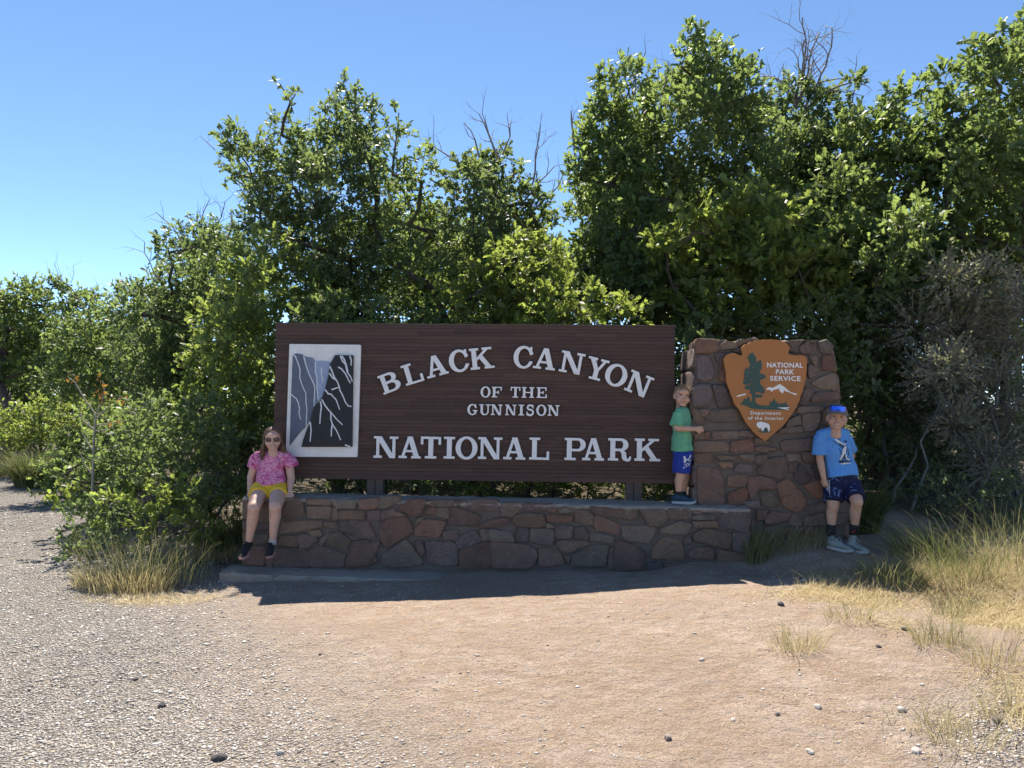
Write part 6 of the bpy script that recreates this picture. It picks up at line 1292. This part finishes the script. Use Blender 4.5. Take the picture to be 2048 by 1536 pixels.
clump('road_grass', 'yellow green grass verge at the far left road bend', 'grass', [dict(n=1500, cxy=(p.x - .2, 17), rad=(1.2, .5), h=.5, spread=.3, width=.015, tint=.5), dict(n=600, cxy=(p.x + 1.2, 15.6), rad=(.5, .8), h=.4, spread=.3, width=.012, tint=.5)], seed=13)
# straw litter covering the right foreground and the clump feet
rr = np.random.RandomState(77); n = 110000
x = rr.uniform(.9, 5.2, n); y = rr.uniform(2.9, 6.7, n); x2 = rr.uniform(-4, -2, 9000); y2 = rr.uniform(5.6, 6.8, 9000); x = np.concatenate([x, x2]); y = np.concatenate([y, y2])
m = rr.rand(len(x)) < straw_mask(x, y) * 1.0; x, y = x[m], y[m]; n = len(x); a = rr.uniform(0, 6.283, n); L = rr.uniform(.03, .11, n); z = gzs(x, y) + .002
B = np.stack([x, y, z], 1); up = rr.rand(n) ** 2.5 * .9 + .04; D = np.stack([np.cos(a), np.sin(a), up], 1); E_ = B + D * L[:, None]; sdv = np.stack([-np.sin(a), np.cos(a), 0 * a], 1) * .0022
V = np.stack([B - sdv, B + sdv, E_], 1).reshape(-1, 3); F = np.arange(n * 3).reshape(-1, 3)
o = link('dry_grass', npmesh('dry_grass', V, F, np.repeat(np.clip(rr.uniform(.25, .95, n), 0, 1), 3)), None, M['straw']); tag(o, 'flattened dry straw lying over the dirt in the right foreground', 'grass', kind='stuff')
rr = np.random.RandomState(78); n = 6500; x = rr.uniform(1.2, 4.6, n); y = rr.uniform(3.0, 6.6, n); m = rr.rand(n) < np.clip(straw_mask(x, y) * (.3 + .7 * np.clip((x - 1.9) / 1.5, 0, 1)) * (.25 + np.clip(wob(x, y, 6, k=2) * 2.2 + .4, 0, 1)), 0, 1); x, y = x[m], y[m]; Vs = []; Fs = []; Ts = []; o_ = 0
for lo_, hi_, t0_ in ((0, .6, .88), (.6, .88, .72), (.88, 1, .5)):
    i0, i1 = int(len(x) * lo_), int(len(x) * hi_); V, F, t = blades(i1 - i0, (0, 0), (0, 0), .13, .8, .0034, t0_, rr); q = V.reshape(-1, 7, 3); q[:, :, 0] += x[i0:i1, None]; q[:, :, 1] += y[i0:i1, None]; q[:, :, 2] += (gzs(x[i0:i1], y[i0:i1]) - gzs(np.zeros(1), np.zeros(1)))[:, None]; q = q.reshape(-1, 3); Vs.append(q); Fs.append(F + o_); Ts.append(t); o_ += len(q)
tag(link('thin_grass', npmesh('thin_grass', np.concatenate(Vs), np.concatenate(Fs), np.concatenate(Ts)), None, M['blade']), 'thin scattered grass stalks standing in the straw at the right', 'grass', kind='stuff')
n = 2600; x = rr.uniform(-2.2, 2.6, n); y = 2.9 + rr.rand(n) ** 1.3 * 3.3; a = rr.uniform(0, 6.283, n); L = rr.uniform(.012, .05, n); B = np.stack([x, y, gzs(x, y) + .004], 1); D = np.stack([np.cos(a), np.sin(a), rr.rand(n) * .25], 1); sdv = np.stack([-np.sin(a), np.cos(a), 0 * a], 1) * .0018
V = np.stack([B - sdv, B + sdv, B + D * L[:, None]], 1).reshape(-1, 3)
tag(link('straw_bits', npmesh('straw_bits', V, np.arange(n * 3).reshape(-1, 3), np.repeat(rr.uniform(0, .9, n), 3)), None, M['straw']), 'broken straw bits strewn over the bare dirt', 'litter', kind='stuff')
# ------------------------------------------------------------------ gravel and stones
_OV = unit(np.array([(1, 0, 0), (-1, 0, 0), (0, 1, 0), (0, -1, 0), (0, 0, 1), (0, 0, -1)], float)); _OF = np.array([(0, 2, 4), (2, 1, 4), (1, 3, 4), (3, 0, 4), (2, 0, 5), (1, 2, 5), (3, 1, 5), (0, 3, 5)])
def pebbles(x, y, s, rr, flat=.6):
    n = len(x); V = _OV[None] * (1 + rr.uniform(-.35, .35, (n, 6, 1))) * s[:, None, None] * np.array([1.25, 1, flat]); a = rr.uniform(0, 6.283, n); c, sn = np.cos(a)[:, None], np.sin(a)[:, None]
    X = V[:, :, 0] * c - V[:, :, 1] * sn; Y = V[:, :, 0] * sn + V[:, :, 1] * c; V = np.stack([X + x[:, None], Y + y[:, None], V[:, :, 2] + (gzs(x, y) + s * .12)[:, None]], 2)
    F = (_OF[None] + (np.arange(n) * 6)[:, None, None]).reshape(-1, 3); return V.reshape(-1, 3), F
def gravel_stone_mat():
    t = NT('gravel_stone'); a = t.attr('tint'); t.base(t.ramp(a, [(0, (.12, .10, .09)), (.3, (.37, .325, .28)), (.7, (.58, .525, .465)), (1, (.78, .73, .65))]), .9, .25); return t.m
M['gravel'] = gravel_stone_mat()
rr = np.random.RandomState(9); N0 = 190000
# more where near the camera
yy = 2.6 + (rr.rand(N0) ** 1.7) * 8.5; xx = rr.uniform(-1, 1, N0) * (yy * .72) ; g = gravel_mask(xx, yy); keep = rr.rand(N0) < np.clip(g * 1.0 + .30 * np.clip(.5 + wob(xx, yy, 2.5, k=11) * 1.8, .15, 1), 0, 1); xx, yy = xx[keep], yy[keep]
keep = ~((yy > 6.6) & (xx > -2.4)); xx, yy = xx[keep], yy[keep]; s = np.clip(rr.lognormal(-5.45, .45, len(xx)), .002, .015) * np.clip(.6 + yy * .09, .7, 1.4) * np.where((gravel_mask(xx, yy) < .4) & (rr.rand(len(xx)) < .85), .6, 1)
V, F = pebbles(xx, yy, s, rr); o = link('gravel', npmesh('gravel', V, F, np.repeat(np.clip(.52 + rr.randn(len(xx)) * .22, 0, 1), 6)), None, M['gravel']); tag(o, 'loose grey gravel scattered over the road edge and dirt', 'gravel', kind='stuff')
RK = [(437,1519,.034,'rock_dark','largest dark stone on the dirt at the bottom of the photo'),(324,1414,.022,'rock_dark','dark stone half way across the gravel'),(1336,1478,.024,'rock_mid','tilted brown stone at the bottom centre right'),(1404,1321,.018,'rock_pale','pale flat stone in the middle of the dirt'),(1466,1441,.016,'rock_pale','small white stone low on the dirt'),(1555,1430,.017,'rock_mid','grey stone beside a small white one'),(1636,1416,.019,'rock_pale','pale stone near the centre of the right dirt'),(1803,1422,.024,'rock_pale','larger white stone near the yellow tuft'),(1832,1505,.022,'rock_pale','white stone at the bottom beside the right gravel'),(1620,1506,.018,'rock_pale','chalky stone at the bottom edge'),(1810,1260,.026,'rock_dark','dark stone in the straw'),(1757,1294,.016,'rock_dark','small dark stone below the straw tuft'),(1995,1443,.026,'rock_mid','grey stone standing in the yellow straw'),(1562,1211,.03,'rock_dark','dark bark like stone close to the shadow edge'),(560,1508,.02,'rock_pale','pale angular stone near the largest dark one'),(270,1360,.016,'rock_dark','little dark stone in the left gravel'),(112,1358,.018,'rock_pale','pale stone in the far left gravel'),(640,1310,.014,'rock_dark','dark speck stone where gravel meets dirt')]
for px, py, s_, m_, lab in RK:
    h = ground_hit(px, py); bm = bmesh.new(); bmesh.ops.create_icosphere(bm, subdivisions=2, radius=1.0); r2 = random.Random(px)
    s_ *= .8; sx, sy, sz = s_ * r2.uniform(1, 1.4), s_ * r2.uniform(.8, 1.1), s_ * r2.uniform(.6, .85); ang = r2.uniform(0, 6)
    for v in bm.verts:
        f = 1 + .28 * noise.noise(v.co * 1.6 + Vector((px, py, 0))) + .1 * noise.noise(v.co * 4 + Vector((py, px, 0))); q = Vector((v.co.x * sx * f, v.co.y * sy * f, v.co.z * sz * f)); v.co = rot_z(q, ang) + h + Vector((0, 0, sz * .45))
    me = bpy.data.meshes.new('rock'); bm.to_mesh(me); bm.free(); o = link('rock', me, None, M[m_]); tag(o, lab, 'rock', 'loose stones on the dirt')
